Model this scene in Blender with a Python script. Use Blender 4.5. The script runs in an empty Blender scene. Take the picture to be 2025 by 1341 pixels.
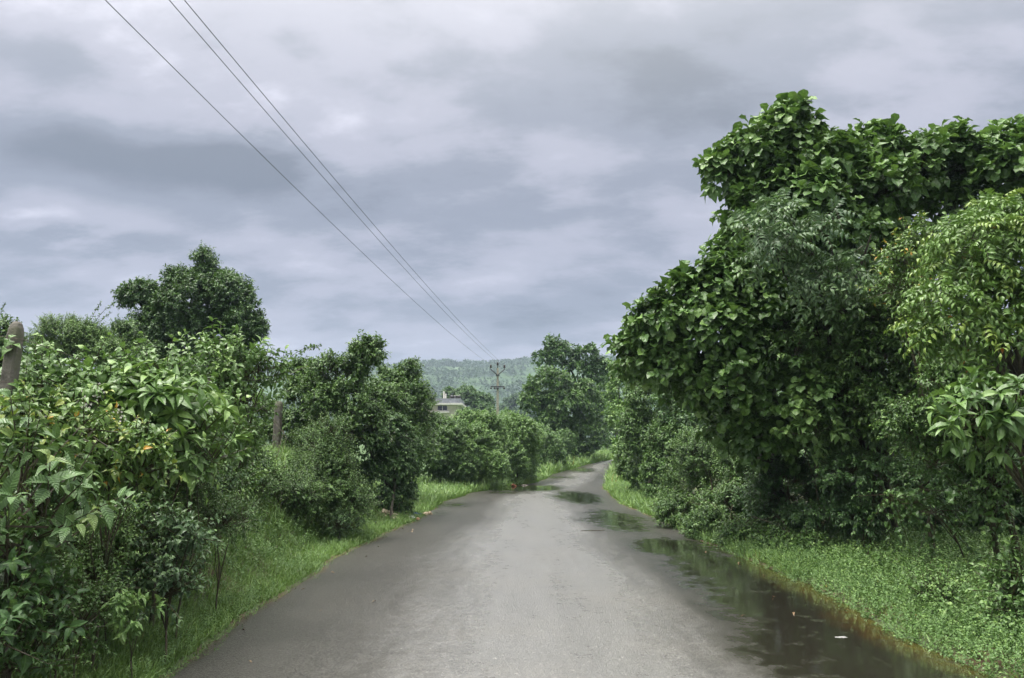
import bpy, math
import numpy as np
from mathutils import Vector

# ------------------------------------------------------------------ camera
F, CX, CY = 1500.0, 1012.5, 670.5
PITCH = math.atan(209.5 / F)
CAMZ = 1.6
scn = bpy.context.scene
cam_data = bpy.data.cameras.new("camera")
cam = bpy.data.objects.new("camera", cam_data)
scn.collection.objects.link(cam)
cam.location = (0, 0, CAMZ)
cam.rotation_euler = (math.pi / 2 + PITCH, 0, 0)
cam_data.sensor_width = 36.0
cam_data.lens = 36.0 * F / 2025.0
cam_data.clip_start = 0.05
cam_data.clip_end = 6000
scn.camera = cam

# ------------------------------------------------------------------ light
SUN_EL, SUN_AZ = math.radians(66), math.radians(-100)      # veiled sun, high on the left
sun_dir = Vector((math.sin(SUN_AZ) * math.cos(SUN_EL), math.cos(SUN_AZ) * math.cos(SUN_EL), math.sin(SUN_EL)))
sd = bpy.data.lights.new("sun", 'SUN')
sd.energy = 1.5
sd.angle = math.radians(14)
sd.color = (1.0, 0.97, 0.92)
sun = bpy.data.objects.new("sun", sd)
scn.collection.objects.link(sun)
sun.rotation_euler = (-sun_dir).to_track_quat('-Z', 'Y').to_euler()
sun.location = (0, 0, 40)

world = bpy.data.worlds.new("World")
scn.world = world
world.use_nodes = True
nt = world.node_tree
for n in list(nt.nodes):
    nt.nodes.remove(n)
N = nt.nodes.new
Lk = nt.links.new


def wmath(op, a, b=None, c=None, nt=nt):
    n = nt.nodes.new('ShaderNodeMath')
    n.operation = op
    for i, v in enumerate((a, b, c)):
        if v is None:
            continue
        if isinstance(v, (int, float)):
            n.inputs[i].default_value = v
        else:
            nt.links.new(v, n.inputs[i])
    return n.outputs[0]


tc = N('ShaderNodeTexCoord')
sep = N('ShaderNodeSeparateXYZ')
Lk(tc.outputs['Generated'], sep.inputs[0])
zc = wmath('MAXIMUM', sep.outputs[2], 0.0)
den = wmath('ADD', zc, 0.30)
cx_ = wmath('DIVIDE', sep.outputs[0], den)
cy_ = wmath('DIVIDE', sep.outputs[1], den)
cmb = N('ShaderNodeCombineXYZ')
Lk(cx_, cmb.inputs[0])
Lk(cy_, cmb.inputs[1])
noiA = N('ShaderNodeTexNoise')
noiA.inputs['Scale'].default_value = 1.25
noiA.inputs['Detail'].default_value = 7
noiA.inputs['Roughness'].default_value = 0.52
noiA.inputs['Distortion'].default_value = 0.35
mp = N('ShaderNodeMapping')
mp.inputs['Location'].default_value = (3.1, 1.7, 0.4)
mp.inputs['Scale'].default_value = (0.8, 1.25, 1)
mp.inputs['Rotation'].default_value = (0, 0, 0.25)
Lk(cmb.outputs[0], mp.inputs[0])
Lk(mp.outputs[0], noiA.inputs['Vector'])
noiB = N('ShaderNodeTexNoise')
noiB.inputs['Scale'].default_value = 3.6
noiB.inputs['Detail'].default_value = 6
noiB.inputs['Roughness'].default_value = 0.55
Lk(mp.outputs[0], noiB.inputs['Vector'])
cl = wmath('ADD', wmath('MULTIPLY', wmath('SUBTRACT', noiA.outputs[0], .5), 0.62), wmath('MULTIPLY_ADD', wmath('SUBTRACT', noiB.outputs[0], .5), 0.66, .515))


def skydir(px, py):
    u, v = (px - CX) / F, -(py - CY) / F
    d = Vector((u, math.cos(PITCH) - v * math.sin(PITCH), math.sin(PITCH) + v * math.cos(PITCH)))
    return d.normalized()


# cloud masses: (direction seen at, half width in radians, half height, darkness)
for (px, py, wx, wy, amt) in [(340, 315, .19, .040, -.17), (470, 260, .12, .045, -.10), (960, 360, .12, .04, -.09), (500, 330, .10, .03, -.05),
                              (60, 50, .20, .09, -.13), (200, 130, .08, .05, -.05), (60, 260, .08, .05, -.04), (1230, 570, .10, .018, -.08), (1350, 330, .12, .12, -.05),
                              (180, 430, .10, .028, .17), (240, 220, .10, .026, .11), (40, 480, .12, .02, -.07),
                              (1720, 110, .09, .06, .08), (1010, 150, .12, .10, .02), (1250, 200, .1, .06, -.04), (980, 545, .14, .03, .06), (1500, 60, .1, .05, -.03),
                              (950, 620, .2, .02, -.04), (560, 560, .14, .04, -.03), (1950, 60, .1, .1, .04), (750, 200, .1, .05, .02), (150, 560, .12, .03, -.04)]:
    d = skydir(px, py)
    t = Vector((d.y, -d.x, 0)).normalized()
    b = t.cross(d)
    acc = None
    for ax, w in ((t, wx), (b, wy)):
        dp = N('ShaderNodeVectorMath')
        dp.operation = 'DOT_PRODUCT'
        Lk(tc.outputs['Generated'], dp.inputs[0])
        dp.inputs[1].default_value = ax
        # wobble the edge with the fine noise so that no blob reads as an ellipse
        q = wmath('ADD', dp.outputs['Value'], wmath('MULTIPLY', wmath('SUBTRACT', noiB.outputs[0], .5), w * 1.6))
        q = wmath('DIVIDE', q, w)
        q = wmath('MULTIPLY', q, q)
        acc = q if acc is None else wmath('ADD', acc, q)
    g = wmath('EXPONENT', wmath('MULTIPLY', acc, -1.0))
    dp = N('ShaderNodeVectorMath')
    dp.operation = 'DOT_PRODUCT'
    Lk(tc.outputs['Generated'], dp.inputs[0])
    dp.inputs[1].default_value = d
    g = wmath('MULTIPLY', g, wmath('GREATER_THAN', dp.outputs['Value'], 0.0))
    cl = wmath('ADD', cl, wmath('MULTIPLY', g, amt))
ramp = N('ShaderNodeValToRGB')
cr = ramp.color_ramp
cr.interpolation = 'EASE'
cr.elements[0].position = 0.30
cr.elements[0].color = (0.095, 0.112, 0.152, 1)
cr.elements[1].position = 0.72
cr.elements[1].color = (0.54, 0.535, 0.62, 1)
e = cr.elements.new(0.44)
e.color = (0.185, 0.203, 0.262, 1)
e = cr.elements.new(0.56)
e.color = (0.315, 0.320, 0.392, 1)
Lk(cl, ramp.inputs[0])
# an overcast sky is brighter overhead than at the horizon
zen = wmath('MULTIPLY_ADD', wmath('POWER', zc, 4.0), .5, 1.0)
zadd = wmath('MULTIPLY', wmath('POWER', zc, 4.0), 30.0)
cs = N('ShaderNodeVectorMath')
cs.operation = 'SCALE'
Lk(ramp.outputs[0], cs.inputs[0])
Lk(wmath('MULTIPLY', zen, 10.0), cs.inputs['Scale'])
# the cloud glows where the sun stands behind it
dps = N('ShaderNodeVectorMath')
dps.operation = 'DOT_PRODUCT'
Lk(tc.outputs['Generated'], dps.inputs[0])
dps.inputs[1].default_value = sun_dir
gl = wmath('POWER', wmath('MAXIMUM', dps.outputs['Value'], 0.0), 9.0)
glc = N('ShaderNodeVectorMath')
glc.operation = 'SCALE'
glc.inputs[0].default_value = (1.0, .965, .86)
Lk(wmath('ADD', wmath('MULTIPLY', gl, 42.0), wmath('MULTIPLY', zadd, 1.15)), glc.inputs['Scale'])
add_ = N('ShaderNodeVectorMath')
add_.operation = 'ADD'
Lk(cs.outputs[0], add_.inputs[0])
Lk(glc.outputs[0], add_.inputs[1])
sky = N('ShaderNodeTexSky')
sky.sky_type = 'NISHITA'
sky.sun_disc = False
sky.sun_elevation = SUN_EL
sky.sun_rotation = SUN_AZ
mixs = N('ShaderNodeMixRGB')
mixs.inputs[0].default_value = 0.95
Lk(sky.outputs[0], mixs.inputs[1])
Lk(add_.outputs[0], mixs.inputs[2])
bg = N('ShaderNodeBackground')
bg.inputs['Strength'].default_value = 0.1
Lk(mixs.outputs[0], bg.inputs['Color'])
wo = N('ShaderNodeOutputWorld')
Lk(bg.outputs[0], wo.inputs['Surface'])

scn.view_settings.view_transform = 'Standard'
scn.view_settings.look = 'None'
scn.view_settings.exposure = 0.50
scn.view_settings.gamma = 1.0
scn.render.engine = 'CYCLES'
cy = scn.cycles
cy.use_denoising = True
cy.max_bounces = 6
cy.diffuse_bounces = 3
cy.glossy_bounces = 3
cy.transmission_bounces = 3
cy.volume_bounces = 0
cy.transparent_max_bounces = 4
cy.use_adaptive_sampling = True
cy.adaptive_threshold = 0.012
cy.sample_clamp_indirect = 6

C = scn.collection
RS = np.random.RandomState


# ------------------------------------------------------------------ placing
def at(px, py, d):
    u, v = (px - CX) / F, -(py - CY) / F
    y = math.cos(PITCH) - v * math.sin(PITCH)
    z = math.sin(PITCH) + v * math.cos(PITCH)
    s = d / y
    return np.array([u * s, d, CAMZ + z * s])


def smooth(a, b, x):
    t = np.clip((np.asarray(x, float) - a) / (b - a), 0, 1)
    return t * t * (3 - 2 * t)


def road_z(y):
    y = np.asarray(y, float)
    return 0.62 * smooth(24, 66, y) + 0.004 * np.maximum(y - 66, 0)


def ground_hit(px, py):
    ds = np.geomspace(2.0, 200.0, 4000)
    u, v = (px - CX) / F, -(py - CY) / F
    y = math.cos(PITCH) - v * math.sin(PITCH)
    z = math.sin(PITCH) + v * math.cos(PITCH)
    zz = CAMZ + z / y * ds
    k = np.argmax(zz <= road_z(ds))
    return np.array([u / y * ds[k], ds[k], road_z(ds[k])])


LEFT_PX = [(300, 1341), (420, 1250), (560, 1163), (700, 1087), (790, 1040), (850, 1012), (880, 992), (925, 975), (985, 967),
           (1058, 955), (1095, 938), (1140, 925), (1185, 913)]
RIGHT_PX = [(1985, 1341), (1850, 1283), (1715, 1222), (1655, 1183), (1560, 1131), (1440, 1086), (1340, 1046), (1270, 1013),
            (1213, 985), (1197, 968), (1204, 950), (1213, 930), (1217, 915), (1225, 907)]
Lp = np.array([ground_hit(*p) for p in LEFT_PX])
Rp = np.array([ground_hit(*p) for p in RIGHT_PX])


def ext(P, pre, post):
    return np.vstack([np.array(pre), P[:, :2], np.array(post)])


Le = ext(Lp, [(-3.2, -12), (-2.9, -2)], [(Lp[-1, 0] + 6, Lp[-1, 1] + 14), (Lp[-1, 0] + 40, Lp[-1, 1] + 50), (Lp[-1, 0] + 300, 1700)])
Re = ext(Rp, [(3.4, -12), (3.35, -2)], [(Rp[-1, 0] + 9, Rp[-1, 1] + 14), (Rp[-1, 0] + 45, Rp[-1, 1] + 46), (Rp[-1, 0] + 306, 1700)])


def wob(y, seed, amp):
    y = np.asarray(y, float)
    r = RS(seed)
    o = 0
    for f in (0.7, 1.7, 3.9, 8.1, 15.3):
        o = o + math.pow(f, -0.75) * np.sin(y * f + r.rand() * 6.28)
    return amp * o


def xl(y):
    return np.interp(y, Le[:, 1], Le[:, 0]) + wob(y, 1, 0.05)


def xr(y):
    return np.interp(y, Re[:, 1], Re[:, 0]) + wob(y, 2, 0.05)


def bank_l(y):
    return 1.22 * (1 - smooth(16.5, 23, y))


def lump(x, y, s=1.0):
    return (np.sin(x * 2.1 * s + 1.3 * np.sin(y * 1.3 * s)) * np.cos(y * 1.7 * s + x) * 0.5
            + 0.3 * np.sin(x * 5.3 * s + y * 3.1 * s + 1.0) + 0.2 * np.sin(y * 7.7 * s - x * 4.9 * s))


def gz(x, y):
    """height of the ground beside the road"""
    x = np.asarray(x, float)
    y = np.asarray(y, float)
    L, R = xl(y), xr(y)
    ol, orr = L - x, x - R
    b = road_z(y)
    w = 1.5 + 1.1 * smooth(6, 15, y)
    zl = b + 0.012 * smooth(.02, .3, ol) + (bank_l(y) + 0.12) * smooth(0.35, w, ol) + 0.05 * lump(x, y) * smooth(0.1, 0.8, ol) + 0.02 * np.clip(ol - w, 0, 40)
    zr = b + 0.01 * smooth(.02, .3, orr) + 0.12 * smooth(0.2, 2.5, orr) + 0.035 * lump(x + 3, y) * smooth(0.1, 0.8, orr) + 0.02 * np.clip(orr - 2.5, 0, 40)
    inside = b - 0.06
    z = np.where(ol > 0, zl, np.where(orr > 0, zr, inside))
    return z


# ------------------------------------------------------------------ object helpers
def tag(o, label=None, cat=None, group=None, kind=None):
    if label:
        o['label'] = label
    if cat:
        o['category'] = cat
    if group:
        o['group'] = group
    if kind:
        o['kind'] = kind
    return o


def empty(name, loc, label, cat, group=None):
    o = bpy.data.objects.new(name, None)
    o.location = loc
    C.objects.link(o)
    return tag(o, label, cat, group)


def link_mesh(name, me, mat, parent=None, local=True):
    o = bpy.data.objects.new(name, me)
    C.objects.link(o)
    if mat is not None and not me.materials:
        for m in (mat if isinstance(mat, (list, tuple)) else [mat]):
            me.materials.append(m)
    if parent is not None:
        o.parent = parent
        if not local:      # mesh built in world coordinates
            q = parent
            off = Vector((0, 0, 0))
            while q is not None:
                off += q.location
                q = q.parent
            o.location = -off
    return o


class MB:
    """collects pieces of one mesh"""

    def __init__(s):
        s.v, s.l, s.t, s.mi, s.n = [], [], [], [], 0

    def add(s, v, faces, mi=0):
        v = np.asarray(v, float)
        s.v.append(v)
        for f in faces:
            s.l.extend([i + s.n for i in f])
            s.t.append(len(f))
            s.mi.append(mi)
        s.n += len(v)

    def box(s, c, size, mi=0, rz=0, taper=1.0):
        hx, hy, hz = size[0] / 2, size[1] / 2, size[2] / 2
        v = []
        for k, (sx, sy, sz) in enumerate([(-1, -1, -1), (1, -1, -1), (1, 1, -1), (-1, 1, -1), (-1, -1, 1), (1, -1, 1), (1, 1, 1), (-1, 1, 1)]):
            t = taper if sz > 0 else 1
            x, y = sx * hx * t, sy * hy * t
            v.append((c[0] + x * math.cos(rz) - y * math.sin(rz), c[1] + x * math.sin(rz) + y * math.cos(rz), c[2] + sz * hz))
        s.add(v, [(0, 3, 2, 1), (4, 5, 6, 7), (0, 1, 5, 4), (1, 2, 6, 5), (2, 3, 7, 6), (3, 0, 4, 7)], mi)

    def tube(s, pts, rad, sides=8, mi=0, cap=True):
        pts = np.asarray(pts, float)
        n = len(pts)
        rad = np.broadcast_to(np.asarray(rad, float), (n,))
        d = np.gradient(pts, axis=0)
        d /= np.linalg.norm(d, axis=1)[:, None] + 1e-9
        ref = np.array([0, 0, 1.0]) if abs(d[0][2]) < 0.9 else np.array([1.0, 0, 0])
        a = np.arange(sides) * 2 * np.pi / sides
        V = []
        for i in range(n):
            u = np.cross(d[i], ref)
            u /= np.linalg.norm(u) + 1e-9
            w = np.cross(d[i], u)
            V.append(pts[i] + rad[i] * (np.cos(a)[:, None] * u + np.sin(a)[:, None] * w))
        V = np.vstack(V)
        fs = []
        for i in range(n - 1):
            for j in range(sides):
                k = (j + 1) % sides
                fs.append((i * sides + j, i * sides + k, (i + 1) * sides + k, (i + 1) * sides + j))
        if cap:
            fs.append(tuple(range(sides))[::-1])
            fs.append(tuple((n - 1) * sides + j for j in range(sides)))
        s.add(V, fs, mi)

    def lathe(s, base, prof, sides=12, mi=0):
        pts = np.array([(base[0], base[1], base[2] + z) for r, z in prof])
        a = np.arange(sides) * 2 * np.pi / sides
        V = []
        for (r, z), p in zip(prof, pts):
            V.append(p + np.stack([r * np.cos(a), r * np.sin(a), 0 * a], 1))
        fs = []
        for i in range(len(prof) - 1):
            for j in range(sides):
                k = (j + 1) % sides
                fs.append((i * sides + j, i * sides + k, (i + 1) * sides + k, (i + 1) * sides + j))
        fs.append(tuple(range(sides))[::-1])
        fs.append(tuple((len(prof) - 1) * sides + j for j in range(sides)))
        s.add(np.vstack(V), fs, mi)

    def mesh(s, name, smooth_=False):
        return make_mesh(name, np.vstack(s.v), np.array(s.l, np.int32), np.array(s.t, np.int32), smooth_=smooth_, mi=s.mi)

    def build(s, name, mat, parent=None, smooth_=False, local=False):
        return link_mesh(name, s.mesh(name, smooth_), mat, parent, local)


def make_mesh(name, v, loops, tot, col=None, smooth_=False, mi=None, extra=None):
    me = bpy.data.meshes.new(name)
    me.vertices.add(len(v))
    me.vertices.foreach_set('co', np.ascontiguousarray(v, np.float32).ravel())
    me.loops.add(len(loops))
    me.loops.foreach_set('vertex_index', loops.astype(np.int32))
    me.polygons.add(len(tot))
    st = np.concatenate([[0], np.cumsum(tot)[:-1]]).astype(np.int32)
    me.polygons.foreach_set('loop_start', st)
    if mi is not None and any(mi):
        me.polygons.foreach_set('material_index', np.array(mi, np.int32))
    if col is not None:
        a = me.attributes.new('lf', 'FLOAT_COLOR', 'POINT')
        a.data.foreach_set('color', np.ascontiguousarray(col, np.float32).ravel())
    for k, val in (extra or {}).items():
        a = me.attributes.new(k, 'FLOAT', 'POINT')
        a.data.foreach_set('value', np.ascontiguousarray(val, np.float32))
    me.update(calc_edges=True)
    me.polygons.foreach_set('use_smooth', np.full(len(tot), bool(smooth_)))
    return me


# ------------------------------------------------------------------ materials
def new_mat(name):
    m = bpy.data.materials.new(name)
    m.use_nodes = True
    t = m.node_tree
    return m, t, t.nodes['Principled BSDF'], t.nodes['Material Output']


def setin(b, **k):
    for a, v in k.items():
        b.inputs[a.replace('_', ' ')].default_value = v


def mix_col(t, fac, a, b, mode='MIX'):
    n = t.nodes.new('ShaderNodeMix')
    n.data_type = 'RGBA'
    n.blend_type = mode
    for i, v in ((0, fac), (6, a), (7, b)):
        if isinstance(v, (int, float)):
            n.inputs[i].default_value = v
        elif isinstance(v, tuple):
            n.inputs[i].default_value = v if len(v) == 4 else v + (1,)
        else:
            t.links.new(v, n.inputs[i])
    return n.outputs[2]


def noise(t, scale, detail=3, rough=0.5, vec=None, dist=0):
    n = t.nodes.new('ShaderNodeTexNoise')
    n.inputs['Scale'].default_value = scale
    n.inputs['Detail'].default_value = detail
    n.inputs['Roughness'].default_value = rough
    n.inputs['Distortion'].default_value = dist
    if vec is not None:
        t.links.new(vec, n.inputs['Vector'])
    return n.outputs[0]


def mapr(t, v, a, b, c=0.0, d=1.0):
    n = t.nodes.new('ShaderNodeMapRange')
    t.links.new(v, n.inputs[0])
    for i, x in enumerate((a, b, c, d)):
        n.inputs[i + 1].default_value = x
    return n.outputs[0]


def bump(t, h, strength, dist, normal=None):
    n = t.nodes.new('ShaderNodeBump')
    n.inputs['Strength'].default_value = strength
    n.inputs['Distance'].default_value = dist
    t.links.new(h, n.inputs['Height'])
    if normal is not None:
        t.links.new(normal, n.inputs['Normal'])
    return n.outputs[0]


def objco(t):
    n = t.nodes.new('ShaderNodeNewGeometry')
    return n.outputs['Position']


def leaf_mat(name, old, lit, young, accent=(0.45, 0.12, 0.02), acc=0.0, rough=0.42, spec=.55, transl=0.20, vein=0.5, ribs=0.0, yacc=0.0):
    """old, lit: the spread of mature leaf colours; young: shoot tips; accent: the odd turned leaf"""
    m, t, b, out = new_mat(name)
    at_ = t.nodes.new('ShaderNodeAttribute')
    at_.attribute_name = 'lf'
    sp = t.nodes.new('ShaderNodeSeparateColor')
    t.links.new(at_.outputs['Color'], sp.inputs[0])
    rnd, age, acr = sp.outputs[0], sp.outputs[1], sp.outputs[2]
    alo = at_.outputs['Alpha']
    pos = objco(t)
    patch = noise(t, 1.7, 2, 0.5, pos)
    f = wmath('ADD', wmath('MULTIPLY', rnd, 0.75, nt=t), wmath('MULTIPLY', wmath('SUBTRACT', patch, 0.4, nt=t), 0.9, nt=t), nt=t)
    col = mix_col(t, f, old, lit)
    # warm or cool whole sprays a little
    col = mix_col(t, wmath('MULTIPLY', mapr(t, age, 0.72, 1.0), 0.75, nt=t), col, young)
    if acc > 0:
        k = wmath('GREATER_THAN', rnd, 1.0 - acc, nt=t)
        k = wmath('MULTIPLY', k, mapr(t, noise(t, 9, 1, .5, pos), .3, .6), nt=t)
        col = mix_col(t, k, col, accent)
    if yacc > 0:
        k = wmath('MULTIPLY', wmath('GREATER_THAN', age, 0.9, nt=t), wmath('GREATER_THAN', rnd, 1.0 - yacc, nt=t), nt=t)
        col = mix_col(t, k, col, accent)
    # midrib paler, margin a touch darker
    mid = mapr(t, acr, 0.0, 0.16, vein * 0.45, 0.0)
    col = mix_col(t, mid, col, tuple(min(1, c * 1.9 + 0.02) for c in lit))
    # leaf spots and dirt
    sp_ = mapr(t, noise(t, 60, 2, .6, pos), .66, .72, 0, .45)
    col = mix_col(t, sp_, col, (0.05, 0.045, 0.015))
    # the stem of a spray carries along = -1
    stem = wmath('LESS_THAN', alo, -0.5, nt=t)
    col = mix_col(t, stem, col, (0.07, 0.055, 0.03))
    t.links.new(col, b.inputs['Base Color'])
    setin(b, Roughness=rough)
    b.inputs['Specular IOR Level'].default_value = spec
    h = noise(t, 30, 3, .6, pos)
    if ribs > 0:
        w = wmath('SINE', wmath('ADD', wmath('MULTIPLY', alo, 56.0, nt=t), wmath('MULTIPLY', acr, -9.0, nt=t), nt=t), nt=t)
        h = wmath('ADD', h, wmath('MULTIPLY', w, ribs, nt=t), nt=t)
    nrm = bump(t, h, 0.35, 0.01)
    t.links.new(nrm, b.inputs['Normal'])
    tr = t.nodes.new('ShaderNodeBsdfTranslucent')
    t.links.new(mix_col(t, 0.5, col, (0.12, 0.20, 0.02)), tr.inputs['Color'])
    mx = t.nodes.new('ShaderNodeMixShader')
    mx.inputs[0].default_value = transl
    t.links.new(b.outputs[0], mx.inputs[1])
    t.links.new(tr.outputs[0], mx.inputs[2])
    t.links.new(mx.outputs[0], out.inputs['Surface'])
    return m


M = {}
M['teak'] = leaf_mat('large_leaf', (0.046, 0.106, 0.025), (0.143, 0.272, 0.068), (0.216, 0.368, 0.089), acc=.012, accent=(.28, .26, .03), rough=.37)
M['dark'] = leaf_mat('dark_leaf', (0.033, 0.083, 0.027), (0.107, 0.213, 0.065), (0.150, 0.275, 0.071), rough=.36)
M['mid'] = leaf_mat('mid_leaf', (0.046, 0.106, 0.028), (0.137, 0.253, 0.068), (0.205, 0.345, 0.082), acc=.006, accent=(.3, .22, .03), rough=.37)
M['fresh'] = leaf_mat('fresh_leaf', (0.075, 0.155, 0.040), (0.193, 0.334, 0.094), (0.284, 0.437, 0.106), acc=.008, accent=(.40, .28, .03), rough=.37)
M['blue'] = leaf_mat('greyish_leaf', (0.046, 0.101, 0.042), (0.131, 0.224, 0.094), (0.181, 0.299, 0.106), rough=.36)
M['ribbed'] = leaf_mat('ribbed_leaf', (0.062, 0.133, 0.044), (0.170, 0.294, 0.104), (0.273, 0.356, 0.082), acc=.02, accent=(.40, .20, .02), rough=.37, ribs=1.2, vein=.7)
M['orange'] = leaf_mat('turning_leaf', (0.080, 0.166, 0.040), (0.188, 0.316, 0.073), (0.387, 0.413, 0.059), acc=.05, accent=(.50, .27, .03), yacc=.28, rough=.37)
M['yell'] = leaf_mat('yellow_leaf', (0.076, 0.161, 0.032), (0.174, 0.303, 0.066), (0.277, 0.387, 0.066), acc=.008, accent=(.55, .16, .03), rough=.34)
M['pale'] = leaf_mat('pale_leaf', (0.108, 0.219, 0.059), (0.216, 0.356, 0.106), (0.295, 0.437, 0.130), rough=.45)
M['far'] = leaf_mat('far_leaf', (0.025, 0.068, 0.026), (0.068, 0.143, 0.048), (0.090, 0.172, 0.059), rough=.6, vein=0)
M['weed'] = leaf_mat('weed_leaf', (0.068, 0.148, 0.039), (0.186, 0.320, 0.096), (0.221, 0.348, 0.083), acc=.015, accent=(.30, .20, .05), rough=.45)
M['grass'] = leaf_mat('grass_blade', (0.100, 0.196, 0.043), (0.257, 0.420, 0.110), (0.337, 0.463, 0.111), acc=.05, accent=(.26, .21, .07), rough=.45, vein=.2, transl=.35)


def bark_mat(name, a, b_, scale=6):
    m, t, b, out = new_mat(name)
    pos = objco(t)
    mp_ = t.nodes.new('ShaderNodeMapping')
    mp_.inputs['Scale'].default_value = (1, 1, .3)
    t.links.new(pos, mp_.inputs[0])
    n1 = noise(t, scale * 3, 5, .65, mp_.outputs[0])
    n2 = noise(t, scale * .4, 3, .5, pos)
    col = mix_col(t, mapr(t, n1, .35, .65), a, b_)
    col = mix_col(t, mapr(t, n2, .5, .7, 0, .6), col, (.05, .075, .03))
    t.links.new(col, b.inputs['Base Color'])
    setin(b, Roughness=.8)
    t.links.new(bump(t, n1, .7, .02), b.inputs['Normal'])
    return m


M['bark'] = bark_mat('bark', (.030, .025, .018), (.075, .064, .048))
M['twig'] = bark_mat('twig_bark', (.05, .04, .025), (.10, .085, .05), 14)


def plain(name, col, rough=.6, var=.15, scale=20, metal=0, bmp=.2, spec=.5):
    m, t, b, out = new_mat(name)
    pos = objco(t)
    n1 = noise(t, scale, 5, .6, pos)
    c = mix_col(t, mapr(t, n1, .3, .7), tuple(x * (1 - var) for x in col), tuple(min(1, x * (1 + var)) for x in col))
    t.links.new(c, b.inputs['Base Color'])
    setin(b, Roughness=rough, Metallic=metal)
    b.inputs['Specular IOR Level'].default_value = spec
    if bmp:
        t.links.new(bump(t, n1, bmp, .01), b.inputs['Normal'])
    return m


def concrete_mat():
    m, t, b, out = new_mat('weathered_concrete')
    pos = objco(t)
    a = noise(t, 9, 6, .65, pos)
    f = noise(t, 55, 4, .7, pos)
    moss = noise(t, 4.5, 4, .6, pos)
    col = mix_col(t, mapr(t, a, .3, .7), (.085, .078, .066), (.235, .22, .19))
    col = mix_col(t, mapr(t, f, .55, .75, 0, .7), col, (.30, .28, .24))
    col = mix_col(t, mapr(t, f, .25, .40, .8, 0), col, (.035, .03, .024))
    col = mix_col(t, mapr(t, moss, .5, .62, 0, .65), col, (.065, .075, .03))
    t.links.new(col, b.inputs['Base Color'])
    setin(b, Roughness=.85)
    t.links.new(bump(t, wmath('ADD', a, f, nt=t), .8, .01), b.inputs['Normal'])
    return m


M['concrete'] = concrete_mat()
M['wire'] = plain('rusty_wire', (.10, .075, .06), .6, .4, 80, .3, 0)
M['cable'] = plain('cable', (.035, .045, .045), .5, .1, 20, 0, 0)
M['steel'] = plain('painted_steel', (.055, .06, .065), .5, .2, 30, .2)
M['porcelain'] = plain('porcelain', (.035, .022, .018), .25, .1, 20)
M['pole'] = plain('pole_concrete', (.33, .31, .25), .85, .25, 12)
M['wallpaint'] = plain('wall_paint', (.62, .57, .48), .85, .12, 3)
M['slab'] = plain('slab_paint', (.72, .70, .66), .8, .15, 4)
M['parapet'] = plain('parapet_paint', (.20, .215, .245), .8, .3, 3)
M['glass'] = plain('dark_glass', (.02, .025, .03), .08, .1, 3, 0, 0)
M['tank'] = plain('tank_plastic', (.03, .03, .03), .45, .1)

# ground
def ground_mat():
    m, t, b, out = new_mat('verge_soil')
    pos = objco(t)
    a = noise(t, 1.1, 5, .6, pos)
    f = noise(t, 22, 5, .65, pos)
    g = noise(t, .05, 3, .5, pos)
    col = mix_col(t, mapr(t, f, .3, .7), (.045, .028, .014), (.115, .070, .036))
    col = mix_col(t, mapr(t, a, .42, .60, 0, .85), col, mix_col(t, mapr(t, f, .35, .65), (.02, .05, .012), (.06, .12, .03)))
    far = t.nodes.new('ShaderNodeSeparateXYZ')
    t.links.new(pos, far.inputs[0])
    col = mix_col(t, mapr(t, far.outputs[1], 18, 40, 0, .9), col, mix_col(t, g, (.03, .075, .02), (.09, .17, .04)))
    t.links.new(col, b.inputs['Base Color'])
    setin(b, Roughness=.75)
    t.links.new(bump(t, f, .6, .03), b.inputs['Normal'])
    return m


M['ground'] = ground_mat()


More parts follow.
